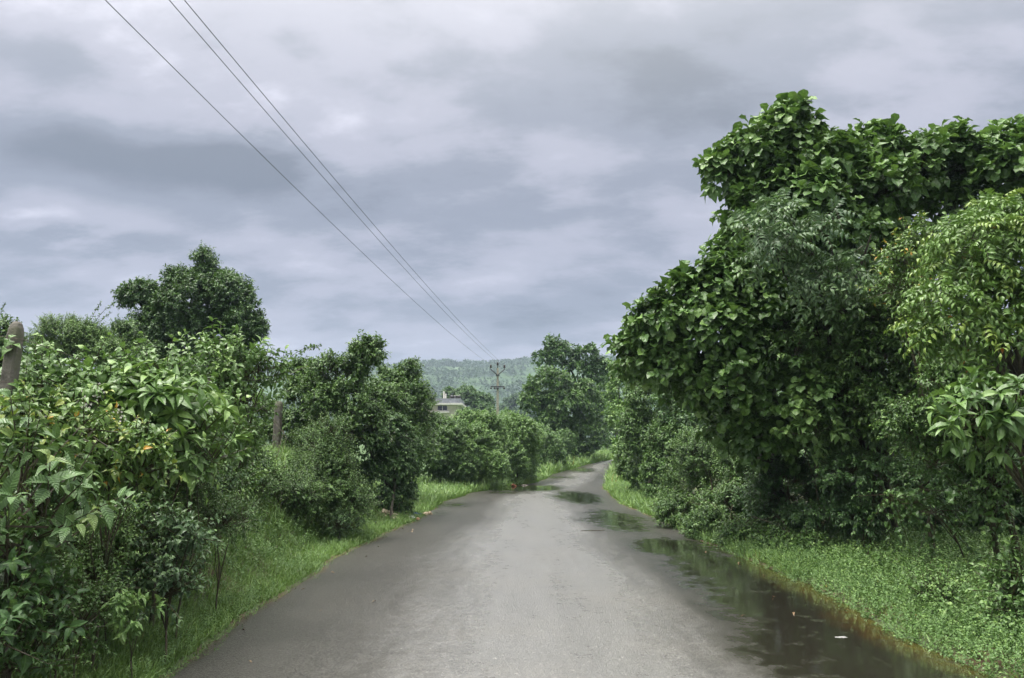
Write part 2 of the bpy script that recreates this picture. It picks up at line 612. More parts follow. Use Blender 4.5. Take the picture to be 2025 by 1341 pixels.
def road_mat():
    m, t, b, out = new_mat('wet_asphalt')
    pos = objco(t)

    def attr(n_):
        q = t.nodes.new('ShaderNodeAttribute')
        q.attribute_name = n_
        return q.outputs['Fac']
    grit = noise(t, 75, 3, .7, pos)
    chip = noise(t, 42, 4, .8, pos)
    vor = t.nodes.new('ShaderNodeTexVoronoi')
    vor.inputs['Scale'].default_value = 58
    t.links.new(pos, vor.inputs['Vector'])
    big = noise(t, .7, 4, .6, pos)
    mid = noise(t, 4.5, 6, .7, pos)
    st = t.nodes.new('ShaderNodeMapping')       # wear runs along the road
    st.inputs['Scale'].default_value = (1.5, .22, 1)
    t.links.new(pos, st.inputs[0])
    rut = noise(t, 1.7, 5, .6, st.outputs[0], .4)
    col = mix_col(t, mapr(t, grit, .32, .70), (.075, .072, .066), (.245, .235, .218))
    col = mix_col(t, mapr(t, chip, .50, .64, 0, .75), col, (.055, .052, .047))
    col = mix_col(t, mapr(t, rut, .40, .62, 0, .35), col, (.10, .095, .085))
    col = mix_col(t, mapr(t, vor.outputs['Color'], .86, .97, 0, .7), col, (.42, .41, .38))
    col = mix_col(t, mapr(t, big, .45, .75, 0, .35), col, (.20, .18, .15))
    # old cracks
    vc = t.nodes.new('ShaderNodeTexVoronoi')
    vc.feature = 'DISTANCE_TO_EDGE'
    vc.inputs['Scale'].default_value = .9
    wv = t.nodes.new('ShaderNodeVectorMath')
    wv.operation = 'ADD'
    nz = t.nodes.new('ShaderNodeTexNoise')
    nz.inputs['Scale'].default_value = 2.5
    nz.inputs['Detail'].default_value = 5
    t.links.new(pos, nz.inputs['Vector'])
    sc_ = t.nodes.new('ShaderNodeVectorMath')
    sc_.operation = 'SCALE'
    sc_.inputs['Scale'].default_value = .9
    t.links.new(nz.outputs['Color'], sc_.inputs[0])
    t.links.new(pos, wv.inputs[0])
    t.links.new(sc_.outputs[0], wv.inputs[1])
    t.links.new(wv.outputs[0], vc.inputs['Vector'])
    crack = wmath('MULTIPLY', mapr(t, vc.outputs['Distance'], .004, .016, 1, 0), mapr(t, big, .60, .66), nt=t)
    col = mix_col(t, wmath('MULTIPLY', crack, .7, nt=t), col, (.02, .018, .015))
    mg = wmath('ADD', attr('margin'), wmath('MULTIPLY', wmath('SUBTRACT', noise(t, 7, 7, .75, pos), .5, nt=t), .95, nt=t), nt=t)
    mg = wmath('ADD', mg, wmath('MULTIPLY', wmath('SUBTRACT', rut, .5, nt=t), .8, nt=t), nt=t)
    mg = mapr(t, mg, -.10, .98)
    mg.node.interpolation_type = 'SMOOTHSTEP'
    # soaked margins: trees' dark reflection and gritty sparkle painted into the colour, smoother film
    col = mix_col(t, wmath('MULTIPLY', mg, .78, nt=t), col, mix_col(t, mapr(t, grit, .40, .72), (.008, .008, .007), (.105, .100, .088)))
    mudf = wmath('MULTIPLY', attr('mud'), mapr(t, mid, .36, .60, .15, 1.0), nt=t)
    col = mix_col(t, mudf, col, (.185, .095, .026))
    wet = wmath('MULTIPLY', attr('puddle'), mapr(t, mid, .34, .58, .50, 1.2), nt=t)
    wet = wmath('ADD', wet, mapr(t, rut, .5, .75, 0, .12), nt=t)
    wetc = t.nodes.new('ShaderNodeClamp')
    t.links.new(wet, wetc.inputs[0])
    wet = mapr(t, wetc.outputs[0], .12, .80)
    col = mix_col(t, wmath('MULTIPLY', wet, .85, nt=t), col, (.020, .018, .012))
    col = mix_col(t, wmath('MULTIPLY', wmath('MULTIPLY', mudf, wet, nt=t), .8, nt=t), col, (.120, .060, .014))
    t.links.new(col, b.inputs['Base Color'])
    film = wmath('MAXIMUM', wet, wmath('MULTIPLY', mg, .45, nt=t), nt=t)
    t.links.new(mapr(t, film, 0, 1, .50, .12), b.inputs['Roughness'])
    b.inputs['IOR'].default_value = 1.5
    h = wmath('ADD', wmath('MULTIPLY', grit, .6, nt=t), wmath('ADD', wmath('MULTIPLY', vor.outputs['Distance'], .5, nt=t), wmath('MULTIPLY', chip, 1.3, nt=t), nt=t), nt=t)
    h = wmath('SUBTRACT', h, wmath('MULTIPLY', crack, .8, nt=t), nt=t)
    dry = wmath('SUBTRACT', 1.0, wet, nt=t)
    rough_ = wmath('MULTIPLY', dry, wmath('MULTIPLY_ADD', mg, .15, .50, nt=t), nt=t)
    for inp, dist_, amt in (('Normal', .016, .95), ('Coat Normal', .013, .85)):
        bn = t.nodes.new('ShaderNodeBump')
        bn.inputs['Distance'].default_value = dist_
        t.links.new(h, bn.inputs['Height'])
        t.links.new(wmath('MULTIPLY_ADD', rough_, amt, .015, nt=t), bn.inputs['Strength'])
        t.links.new(bn.outputs[0], b.inputs[inp])
    t.links.new(wmath('MAXIMUM', wet, wmath('MULTIPLY_ADD', mg, -.85, 1.0, nt=t), nt=t), b.inputs['Coat Weight'])
    t.links.new(mapr(t, mg, 0, 1, .5, .2), b.inputs['Specular IOR Level'])
    b.inputs['Coat IOR'].default_value = 2.0
    t.links.new(mapr(t, film, 0, 1, .29, .03), b.inputs['Coat Roughness'])
    return m


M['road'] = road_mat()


def hill_mat():
    m, t, b, out = new_mat('hill_scrub')
    pos = objco(t)
    a = noise(t, .012, 6, .6, pos)
    f = noise(t, .06, 5, .65, pos)
    col = mix_col(t, mapr(t, a, .40, .60), (.026, .070, .022), (.085, .150, .040))
    col = mix_col(t, mapr(t, f, .48, .60, 0, .75), col, (.022, .06, .02))
    t.links.new(col, b.inputs['Base Color'])
    setin(b, Roughness=.9)
    return m


M['hill'] = hill_mat()


# ------------------------------------------------------------------ leaves
def leaf_template(shape, k=4, wid=.5, fold=.18, curl=.25, twist=0.0, wave=0.0):
    """unit-long leaf along +Y, face up +Z"""
    ts = np.linspace(0, 1, k + 1)
    prof = {
        'ovate': lambda t: np.sin(np.pi * t ** .75) * (1 - .25 * t),
        'obovate': lambda t: np.sin(np.pi * t ** 1.7) ** .6,
        'lance': lambda t: np.sin(np.pi * t ** .9),
        'heart': lambda t: np.sin(np.pi * np.clip(t * .9 + .1, 0, 1) ** .55) * 1.05,
        'blade': lambda t: (1 - t) ** .6,
    }[shape]
    V, A = [], []
    rows = []
    for i, t in enumerate(ts):
        z = -curl * t * t + .06 * math.sin(t * 3)
        y = t - .25 * curl * t * t
        if i == 0 or i == k:
            if shape == 'blade' and i == 0:
                w = wid * .5
                rows.append([len(V), len(V) + 1])
                V += [(-w, y, z), (w, y, z)]
                A += [(1, t), (1, t)]
                continue
            rows.append([len(V)])
            V.append((0, y, z))
            A.append((0, t))
        else:
            w = wid * .5 * prof(t)
            zz = z + fold * w * 2 * .5
            dz = wave * w * (1 if i % 2 else -1)
            if shape == 'blade':
                rows.append([len(V), len(V) + 1])
                V += [(-w, y, z), (w, y, z + twist * w)]
                A += [(1, t), (1, t)]
            else:
                rows.append([len(V), len(V) + 1, len(V) + 2])
                V += [(-w, y, zz + dz + twist * w), (0, y, z), (w, y, zz - dz - twist * w)]
                A += [(1, t), (0, t), (1, t)]
    Fs = []
    for a, b in zip(rows[:-1], rows[1:]):
        if len(a) == 1 and len(b) == 3:
            Fs += [(a[0], b[1], b[0]), (a[0], b[2], b[1])]
        elif len(a) == 3 and len(b) == 3:
            Fs += [(a[0], a[1], b[1], b[0]), (a[1], a[2], b[2], b[1])]
        elif len(a) == 3 and len(b) == 1:
            Fs += [(a[0], a[1], b[0]), (a[1], a[2], b[0])]
        elif len(a) == 2 and len(b) == 2:
            Fs += [(a[0], a[1], b[1], b[0])]
        elif len(a) == 2 and len(b) == 1:
            Fs += [(a[0], a[1], b[0])]
    V = np.array(V, float)
    A = np.array(A, float)
    return V, A, Fs


_T = {}


def templates(shape, k, wid):
    key = (shape, k, round(wid, 2))
    if key not in _T:
        r = RS(len(_T) + 5)
        _T[key] = [leaf_template(shape, k, wid * (.85 + .3 * r.rand()), fold=.1 + .45 * r.rand(), curl=.05 + .45 * r.rand(),
                                 twist=r.uniform(-.35, .35), wave=r.uniform(0, .28) if shape in ('obovate', 'heart') else r.uniform(0, .12)) for _ in range(5)]
    return _T[key]


def unit(a):
    return a / (np.linalg.norm(a, axis=-1, keepdims=True) + 1e-9)


class Leaves:
    def __init__(s, seed):
        s.r = RS(seed)
        s.parts = []       # (v, col, loops, tot)
        s.n = 0

    def put(s, pos, d, nrm, size, rnd, age, shape='ovate', k=4, wid=.5):
        T = templates(shape, k, wid)
        d = unit(d)
        side = unit(np.cross(d, nrm))
        up = np.cross(side, d)
        n = len(pos)
        var = s.r.randint(0, len(T), n)
        for vi, (V, A, Fs) in enumerate(T):
            m = np.where(var == vi)[0]
            if not len(m):
                continue
            P = (pos[m][:, None, :] + size[m][:, None, None] * (V[None, :, 0:1] * side[m][:, None, :] + V[None, :, 1:2] * d[m][:, None, :]
                                                                  + V[None, :, 2:3] * up[m][:, None, :]))
            nv = len(V)
            col = np.empty((len(m), nv, 4))
            col[:, :, 0] = rnd[m][:, None]
            col[:, :, 1] = age[m][:, None]
            col[:, :, 2] = A[None, :, 0]
            col[:, :, 3] = A[None, :, 1]
            fl = np.array([i for f in Fs for i in f])
            ft = np.array([len(f) for f in Fs])
            loops = (fl[None, :] + (np.arange(len(m)) * nv)[:, None]).ravel() + s.n
            s.parts.append((P.reshape(-1, 3), col.reshape(-1, 4), loops, np.tile(ft, len(m))))
            s.n += len(m) * nv

    def sticks(s, a, b, r0, sag=0.0):
        """thin three-sided twigs from a to b"""
        n = len(a)
        if not n:
            return
        d = unit(b - a)
        u = unit(np.cross(d, np.array([.3, .2, 1.0])))
        w = np.cross(d, u)
        mid = (a + b) / 2 + np.array([0, 0, -1.0]) * sag
        V = []
        for p, rr in ((a, 1.0), (mid, .75), (b, .35)):
            for k in range(3):
                an = k * 2.0944
                V.append(p + (r0 * rr)[:, None] * (math.cos(an) * u + math.sin(an) * w))
        V = np.stack(V, 1)
        fs = []
        for i in range(2):
            for j in range(3):
                k = (j + 1) % 3
                fs += [i * 3 + j, i * 3 + k, (i + 1) * 3 + k, (i + 1) * 3 + j]
        fl = np.array(fs)
        col = np.zeros((n, 9, 4))
        col[:, :, 0] = .3
        col[:, :, 3] = -1
        loops = (fl[None, :] + (np.arange(n) * 9)[:, None]).ravel() + s.n
        s.parts.append((V.reshape(-1, 3), col.reshape(-1, 4), loops, np.full(n * 6, 4)))
        s.n += n * 9

    def mesh(s, name, origin=(0, 0, 0)):
        v = np.vstack([p[0] for p in s.parts]) - np.asarray(origin)
        return make_mesh(name, v, np.concatenate([p[2] for p in s.parts]), np.concatenate([p[3] for p in s.parts]),
                         col=np.vstack([p[1] for p in s.parts]))


# each kind: how a spray of leaves is built
KINDS = {
    # shape, leaf len, width ratio, leaves per spray, spray length, alpha0, alpha1, tmin, droop, up
    'broad': dict(shape='obovate', L=.27, w=.66, m=9, S=.45, a0=75, a1=35, t0=.35, droop=.30),
    'whorl': dict(shape='lance', L=.20, w=.36, m=9, S=.25, a0=88, a1=50, t0=.75, droop=.30),
    'ovate': dict(shape='ovate', L=.12, w=.52, m=12, S=.34, a0=70, a1=35, t0=.15, droop=.35),
    'ribbed': dict(shape='ovate', L=.17, w=.46, m=9, S=.34, a0=78, a1=45, t0=.2, droop=.35),
    'heart': dict(shape='heart', L=.10, w=.85, m=11, S=.42, a0=85, a1=50, t0=.1, droop=.35),
    'small': dict(shape='ovate', L=.055, w=.55, m=16, S=.30, a0=70, a1=35, t0=.1, droop=.2),
    'pinnate': dict(shape='lance', L=.135, w=.40, m=5, S=.22, a0=85, a1=40, t0=.4, droop=.12, frond=.42, pairs=5),
}


def spray(LV, base, axis, kind, scale=1.0, k=4, stems=True, hang=0.0, ls=1.0):
    K = KINDS[kind]
    r = LV.r
    n = len(base)
    if n == 0:
        return
    m = K['m']
    S = K['S'] * scale * ls * r.uniform(.7, 1.3, n)
    axis = unit(axis)
    ref = unit(r.normal(size=(n, 3)))
    u = unit(np.cross(axis, ref))
    w = np.cross(axis, u)
    tip = base + axis * S[:, None] + np.array([0, 0, -1]) * (hang * S)[:, None]
    if stems:
        LV.sticks(base - axis * (S * .4)[:, None], tip, (.0045 + .006 * S) * (1 if K['L'] > .08 else .6))
    shoot = r.rand(n)
    j = np.arange(m)
    t = K['t0'] + (1 - K['t0']) * (j + .5) / m + r.uniform(-.05, .05, (n, m))
    az = j * 2.4 + r.rand(n, 1) * 6.28
    if kind == 'whorl':
        az = j * (2 * math.pi / m) * 2.03 + r.rand(n, 1) * 6.28
    al = np.radians(K['a0'] + (K['a1'] - K['a0']) * t + r.uniform(-14, 14, (n, m)))
    rad = np.cos(az)[..., None] * u[:, None, :] + np.sin(az)[..., None] * w[:, None, :]
    d = axis[:, None, :] * np.cos(al)[..., None] + rad * np.sin(al)[..., None]
    d[..., 2] -= K['droop'] * r.uniform(.4, 1.5, (n, m)) + hang * .5
    d = unit(d)
    pos = base[:, None, :] + (tip - base)[:, None, :] * t[..., None]
    nrm = np.array([0, 0, .85]) + axis[:, None, :] * .45 + r.normal(size=(n, m, 3)) * .36
    age = np.clip(t + r.uniform(-.12, .08, (n, m)), 0, 1) * np.where(shoot[:, None] > .45, 1, .65)
    rnd = np.clip(r.rand(n, m) * .7 + shoot[:, None] * .3, 0, 1)
    size = K['L'] * scale * r.uniform(.5, 1.25, (n, m)) * r.uniform(.8, 1.15, (n, 1)) * (1.12 - .45 * t * (kind not in ('whorl', 'broad')))
    if 'frond' in K:
        Lf = K['frond'] * scale * r.uniform(.75, 1.2, (n, m))
        q = K['pairs']
        side = unit(np.cross(d, nrm))
        up = np.cross(side, d)
        P_, D_, N_, S_, R_, A_ = [], [], [], [], [], []
        for i in range(q + 1):
            s_ = (i + .8) / (q + .8)
            c = pos + d * (Lf * s_)[..., None] + np.array([0, 0, -1]) * (Lf * .38 * s_ * s_)[..., None]
            dd = unit(d + np.array([0, 0, -.75]) * s_)
            for sg in ((-1, 1) if i < q else (0,)):
                ld = side * sg + dd * (.45 if sg else 1) + np.array([0, 0, -.35])
                P_.append(c)
                D_.append(ld)
                N_.append(up + r.normal(size=c.shape) * .18)
                S_.append(K['L'] * scale * r.uniform(.8, 1.15, (n, m)) * (1.0 - .35 * abs(s_ - .5)))
                R_.append(np.clip(rnd + r.uniform(-.1, .1, (n, m)), 0, 1))
                A_.append(age)
        if stems:
            LV.sticks(pos.reshape(-1, 3), (pos + d * Lf[..., None] + np.array([0, 0, -1]) * (Lf * .38)[..., None]).reshape(-1, 3), np.full(n * m, .0022 * scale), -.03)
        f = lambda x: np.stack(x, 0).reshape(-1, 3)
        g = lambda x: np.stack(x, 0).reshape(-1)
        LV.put(f(P_), f(D_), f(N_), g(S_), g(R_), g(A_), K['shape'], k, K['w'])
    else:
        LV.put(pos.reshape(-1, 3), d.reshape(-1, 3), nrm.reshape(-1, 3), size.ravel(), rnd.ravel(), age.ravel(), K['shape'], k, K['w'])


def px_blobs(rows):
    """rows (px, py, d, rx_px, ry_px[, depth m]) -> centres and radii in metres"""
    c, r = [], []
    for row in rows:
        px, py, d, rx, ry = row[:5]
        c.append(at(px, py, d))
        a, b = rx / F * d, ry / F * d
        r.append((a, row[5] if len(row) > 5 else max(.6 * (a + b) / 2, min(a, b)) * 1.1, b))
    return np.array(c), np.array(r)


def shoots_on(c, r, rng, S, cov, la, ragged=.25, up=.35, n_cap=2600):
    nb = len(c)
    r = np.maximum(r - .62 * S, .48 * r)
    c = c - np.array([0, 0, .22 * S])         # the sprays reach beyond the points they grow from
    sc, sr, so = [], [], []
    for i in range(nb):
        R = r[i].mean()
        k = int(np.clip(9 * (R / max(S, .05)) ** .75, 7, 30))
        d = unit(rng.normal(size=(k, 3)))
        d[:, 2] = np.abs(d[:, 2]) * rng.choice([1, 1, -1], k)
        f = rng.uniform(.20, .46, k)
        p = c[i] + d * r[i] * (1.0 - f * .75 + rng.uniform(-.18, .12, k))[:, None]
        sc.append(p)
        sr.append(np.maximum(f * R, S * .30))
        so.append(np.repeat(c[i][None], k, 0))
    sc, sr, so = np.vstack(sc), np.concatenate(sr), np.vstack(so)
    area = 4 * np.pi * sr ** 2
    A = .5 * (4 * np.pi * r.mean(1) ** 2).sum()
    n = int(min(cov * 5.2 * A / la, n_cap))
    Mx = n * 5
    wt = area * rng.uniform(.15, 1.7, len(sc))
    pick = rng.choice(len(sc), Mx, p=wt / wt.sum())
    d = unit(rng.normal(size=(Mx, 3)) + np.array([0, 0, .45]))
    rr = sr[pick]
    p = sc[pick] + d * (rr * rng.uniform(.72, 1.05 + ragged, Mx) * np.where(rng.rand(Mx) < .05, 1.45, 1))[:, None]
    inn = np.zeros(Mx, bool)
    for i in range(nb):
        q = (((p - c[i]) / r[i]) ** 2).sum(1)
        inn |= q < .50
    for i in range(len(sc)):
        q = ((p - sc[i]) ** 2).sum(1) / sr[i] ** 2
        inn |= q < .45
    tocam = unit(np.array([0, 0, CAMZ]) - p)
    outw = unit(p - so[pick])
    back = (outw * tocam).sum(1) < -.25
    keep = ~inn & (~back | (rng.rand(Mx) < .45))
    keep &= p[:, 2] > gz(p[:, 0], p[:, 1]) + .03
    idx = np.where(keep)[0][:n]
    p, d, outw = p[idx], d[idx], outw[idx]
    ax = unit(.5 * d + .55 * outw + np.array([0, 0, up]) + rng.normal(size=p.shape) * .22)
    # filling deeper inside
    mi = int(n * .22)
    pi_ = rng.randint(0, nb, mi)
    di = unit(rng.normal(size=(mi, 3)))
    pin = c[pi_] + di * r[pi_] * rng.uniform(.45, .72, mi)[:, None]
    ok = pin[:, 2] > gz(pin[:, 0], pin[:, 1]) + .05
    return p, ax, pin[ok], di[ok]


def limbs(base, targets, r0, rng, wig=.12):
    mb = MB()
    base = np.array(base, float)
    tg = np.array(targets)
    hub = base + (tg.mean(0) - base) * np.array([.5, .5, .45])
    H = max(hub[2] - base[2], .2)
    pts = [base - np.array([0, 0, .1])]
    for s_ in (.0, .33, .66, 1):
        pts.append(base + (hub - base) * s_ + rng.normal(size=3) * wig * H * .25 * np.array([1, 1, .2]) * s_)
    rad = np.array([1.25, 1.0, .85, .75, .65]) * r0
    mb.tube(pts, rad, 9)
    hub = np.array(pts[-1])
    for tp in tg:
        L = np.linalg.norm(tp - hub)
        start = pts[-1] if rng.rand() < .6 else pts[-2]
        q = [np.array(start)]
        for s_ in (.3, .6, .85, 1.0):
            bow = np.array([0, 0, .18 * L * math.sin(s_ * 3.1)])
            q.append(start + (tp - start) * s_ + bow + rng.normal(size=3) * wig * .3 * L * (1 - abs(s_ - .5)))
        mb.tube(q, np.array([.55, .42, .30, .18, .08]) * r0, 6)
    return mb


SEED = [100]


def plant(name, label, cat, rows, kind, mat, base=None, group=None, scale=1.0, cov=1.5, k=None, trunk=.05, ragged=.25, up=.35,
          trunk_name='trunk', crown='crown', hang=0.0, extra=None, multi=1, cap=2600, stems=None):
    """one tree or shrub: Empty at its foot > trunk, crown"""
    SEED[0] += 1
    rng = RS(SEED[0])
    c, r = px_blobs(rows)
    dist = c[:, 1].mean()
    if base is None:
        bx, by = c[:, 0].mean(), c[:, 1].mean()
    else:
        bx, by = base
    foot = np.array([bx, by, float(gz(bx, by))])
    root = empty(name, foot, label, cat, group)
    K = KINDS[kind]
    # far plants: fewer, simpler leaves a little larger than life
    if k is None:
        k = (6 if kind == 'broad' else 5) if dist < 13 else (4 if dist < 18 else 2)
    lod = max(1.0, (dist / 22.0) ** .55)
    sc = scale * lod
    ls = float(np.clip(14.0 / dist, .35, 1))
    S = K['S'] * sc * ls + K['L'] * sc * .6 + (K.get('frond', 0) * sc * .5)
    nl = K['m'] * (2 * K['pairs'] + 1 if 'frond' in K else 1)
    la = nl * (K['L'] * sc) ** 2 * K['w'] * .6
    cap = int(70000 / nl)
    p, ax, pin, din = shoots_on(c, r, rng, S, cov, la, ragged, up, cap)
    print('PL', name, round(dist), len(p), len(p) * nl, flush=True)
    LV = Leaves(SEED[0])
    st = (dist < 24) if stems is None else stems
    spray(LV, p, ax, kind, sc, k, st, hang, ls)
    spray(LV, pin, din, kind, sc * 1.15, 2, False, hang, ls)
    if extra:
        extra(LV, root)
    tm = limbs(foot, c if len(c) < 9 else c[rng.choice(len(c), 9, False)], trunk, rng)
    for q in range(multi - 1):
        off = rng.normal(size=3) * np.array([.12, .12, 0]) * (1 + trunk * 10)
        off[2] = float(gz(foot[0] + off[0], foot[1] + off[1])) - foot[2]
        m2 = limbs(foot + off, c[rng.choice(len(c), min(len(c), 3), False)], trunk * .7, rng)
        for vv in m2.v:
            pass
        n0 = tm.n
        tm.v += m2.v
        tm.l += [i + n0 for i in m2.l]
        tm.t += m2.t
        tm.mi += m2.mi
        tm.n += m2.n
    tm.build(trunk_name, M['bark'] if trunk > .04 else M['twig'], root, True)
    link_mesh(crown, LV.mesh(crown, foot), M[mat] if isinstance(mat, str) else mat, root)
    return root


# ================================================================== SETTING
# ground sheet: columns follow both road edges
def y_rows():
    a = np.concatenate([np.arange(-10, 2, .8), np.arange(2, 14, .14), np.arange(14, 30, .28), np.arange(30, 75, .8), np.arange(75, 160, 4), np.geomspace(165, 1700, 30)])
    return a


ys = y_rows()
offs = np.concatenate([[0.0, .06, .14], np.arange(.25, 4.2, .14), np.geomspace(4.4, 900, 34)])
cols = []
Lx, Rx = xl(ys), xr(ys)
X = np.concatenate([(Lx[:, None] - offs[None, ::-1] - 1e-4), np.stack([Lx + .12, (Lx + Rx) / 2, Rx - .12], 1), (Rx[:, None] + offs[None, :] + 1e-4)], 1)
Y = np.repeat(ys[:, None], X.shape[1], 1)
Z = gz(X, Y)
v = np.stack([X, Y, Z], -1).reshape(-1, 3)
nr, nc = X.shape
i, j = np.meshgrid(np.arange(nr - 1), np.arange(nc - 1), indexing='ij')
a = (i * nc + j).ravel()
lo = np.stack([a, a + 1, a + nc + 1, a + nc], 1).ravel()
o = link_mesh('ground', make_mesh('ground', v, lo, np.full(len(a), 4), smooth_=True), M['ground'])
tag(o, 'reddish soil verges and banks beside the wet road', 'ground', kind='structure')

# road strip
yr = np.concatenate([np.arange(-10, 3, .5), np.arange(3, 12, .07), np.arange(12, 30, .14), np.arange(30, 70, .4), np.arange(70, 160, 3)])
sv = np.linspace(-1, 1, 73)
Lx, Rx = xl(yr), xr(yr)
X = (Lx + Rx)[:, None] / 2 + (Rx - Lx)[:, None] / 2 * sv[None, :]
Y = np.repeat(yr[:, None], len(sv), 1)
Zc = road_z(yr)[:, None] + .035 * (1 - sv[None, :] ** 2) - .03 * (np.abs(sv[None, :]) > .999)
pud = np.zeros_like(X)
lumpn = .5 * lump(X * .9, Y * .6) + .5 * lump(X * 2.3 + 4, Y * 1.1)
for (px, py, rx, ry, amt) in [(1145, 985, 48, 14, .85), (1030, 967, 75, 6, 1.1), (1000, 975, 60, 5, .5), (1215, 1030, 75, 26, .7), (1330, 1085, 90, 22, .9),
                              (1450, 1130, 140, 38, 1.0), (1600, 1205, 190, 62, 1.1), (1700, 1300, 230, 80, 1.1), (1480, 1160, 150, 45, .8), (900, 1000, 50, 8, .45), (870, 1015, 40, 8, .4),
                              (1900, 1330, 160, 60, .9), (1150, 930, 30, 6, .6), (1100, 945, 40, 4, .5), (1190, 945, 20, 5, .4), (1400, 1100, 60, 16, .6)]:
    g0 = ground_hit(px, py)
    w = abs(ground_hit(px + rx, py)[0] - g0[0])
    h = abs(ground_hit(px, py - ry)[1] - ground_hit(px, py + ry)[1]) / 2
    q = ((X - g0[0]) / w) ** 2 + ((Y - g0[1]) / h) ** 2
    pud = np.maximum(pud, amt * np.exp(-q * .9))
pud = pud * 1.55 + lumpn * .22 * (pud > .05) - .12
dr = (Rx[:, None] - X)
dl = (X - Lx[:, None])
mw = .05 + .05 * smooth(-.3, .6, lumpn) + .38 * smooth(4.0, 7.0, Y) * (1 - smooth(9, 13, Y)) + .05 * lumpn
mud = np.clip(1.15 - dr / np.maximum(mw, .04), 0, 1) * (Y < 60)
mud = np.maximum(mud, np.clip(1.0 - dl / (.08 + .16 * np.clip(lumpn, 0, 1)), 0, 1) * .6)
mud = np.clip(mud, 0, 1)
pud = np.maximum(pud, np.clip(1.3 - dr / (mw * 1.5), 0, .9) * (Y < 14))
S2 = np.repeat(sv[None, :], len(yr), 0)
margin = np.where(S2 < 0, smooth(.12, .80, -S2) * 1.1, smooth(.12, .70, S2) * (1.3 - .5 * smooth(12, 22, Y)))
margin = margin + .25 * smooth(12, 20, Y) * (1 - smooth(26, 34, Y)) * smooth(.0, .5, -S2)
v = np.stack([X, Y, Zc], -1).reshape(-1, 3)
nr, nc = X.shape
i, j = np.meshgrid(np.arange(nr - 1), np.arange(nc - 1), indexing='ij')
a = (i * nc + j).ravel()
lo = np.stack([a, a + 1, a + nc + 1, a + nc], 1).ravel()
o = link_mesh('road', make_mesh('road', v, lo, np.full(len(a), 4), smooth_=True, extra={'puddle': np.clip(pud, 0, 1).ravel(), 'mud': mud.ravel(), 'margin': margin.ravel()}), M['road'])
tag(o, 'wet grey asphalt lane with puddles and muddy edges', 'road', kind='structure')

# hill
hx = np.linspace(-1500, 1500, 220)
hy = np.concatenate([np.linspace(330, 900, 60), np.linspace(910, 1650, 30)])
HX, HY = np.meshgrid(hx, hy)


def hill_h(x, y):
    ridge = 90 + 5 * np.sin(x * .006 + 1.0) + 3 * np.sin(x * .019) + 1.5 * np.sin(x * .05)
    ridge = ridge * (1 - .25 * smooth(250, 900, np.abs(x + 50)))
    f = smooth(330, 900, y) ** 1.05
    n = 5 * np.sin(x * .012 + y * .01) * np.sin(y * .015 - x * .004) + 2.2 * np.sin(x * .04 + 1.5) * np.sin(y * .035)
    return -1 + ridge * f + n * smooth(330, 480, y) * (1 - smooth(780, 900, y))


HZ = hill_h(HX, HY)
nr, nc = HX.shape
i, j = np.meshgrid(np.arange(nr - 1), np.arange(nc - 1), indexing='ij')
a = (i * nc + j).ravel()
lo = np.stack([a, a + 1, a + nc + 1, a + nc], 1).ravel()
o = link_mesh('hill', make_mesh('hill', np.stack([HX, HY, HZ], -1).reshape(-1, 3), lo, np.full(len(a), 4), smooth_=True), M['hill'])
tag(o, 'hazy green hill with scrub closing the valley', 'hill', kind='structure')

# scrub and wood on the hill: a mass
rng = RS(7)
nT = 15000
tx = rng.uniform(-420, 420, nT)
ty = rng.uniform(400, 905, nT)
dens = .5 + .5 * np.sin(tx * .02 + 2 * np.sin(ty * .013)) * np.sin(ty * .024 + tx * .006)
keep = (rng.rand(nT) < dens ** 1.6 * .8) | (ty > 838)
tx, ty = tx[keep], ty[keep]
LV = Leaves(8)
rad = rng.uniform(1.2, 4.6, len(tx)) * np.where(ty > 838, 1.15, 1)
q = 20
d = unit(rng.normal(size=(len(tx), q, 3)))
d[..., 2] = np.abs(d[..., 2])
pz = hill_h(tx, ty)
P = np.stack([tx, ty, pz], 1)[:, None, :] + d * rad[:, None, None] * np.array([1, 1, .95]) + np.array([0, 0, .35]) * rad[:, None, None]
tr = np.repeat(rng.rand(len(tx))[:, None], q, 1)
LV.put(P.reshape(-1, 3), unit(d + rng.normal(size=d.shape) * .6).reshape(-1, 3), (d + np.array([0, 0, 1.0])).reshape(-1, 3),
       np.repeat(rad * .75, q), np.clip(tr * .8 + rng.rand(len(tx), q) * .2, 0, 1).ravel(), np.zeros(len(tx) * q), 'ovate', 2, .9)
o = link_mesh('scrub_wood', LV.mesh('scrub_wood'), M['far'])
tag(o, 'hazy scrub and wood covering the slopes of the distant hill', 'wood', kind='stuff')

# single trees along the ridge line
rt = []
for v_ in range(4):
    r = RS(40 + v_)
    LV = Leaves(60 + v_)
    H = 7.5 + 2 * r.rand()
    nb = 5
    cc = np.stack([r.normal(size=nb) * 1.4, r.normal(size=nb) * 1.4, H * (.62 + .38 * r.rand(nb))], 1)
    dd = unit(r.normal(size=(nb, 34, 3)))
    PP = cc[:, None, :] + dd * np.array([1.7, 1.7, .95]) * r.uniform(.6, 1, (nb, 34, 1))
    m_ = nb * 34
    LV.put(PP.reshape(-1, 3), dd.reshape(-1, 3), np.tile([0, 0, 1.], (m_, 1)) + dd.reshape(-1, 3) * .5, r.uniform(.8, 1.3, m_), r.rand(m_), r.rand(m_) * .5, 'ovate', 2, .8)
    tb = MB()
    tb.tube([(0, 0, -1), (.1, 0, H * .35), (.3 * r.normal(), .2, H * .8)], [.28, .2, .08], 6)
    tb.tube([(.1, 0, H * .4), cc[0]], [.14, .05], 5)
    tb.tube([(.1, 0, H * .45), cc[1]], [.14, .05], 5)
    rt.append((LV.mesh('crown'), tb.mesh('trunk', True)))
rng = RS(9)
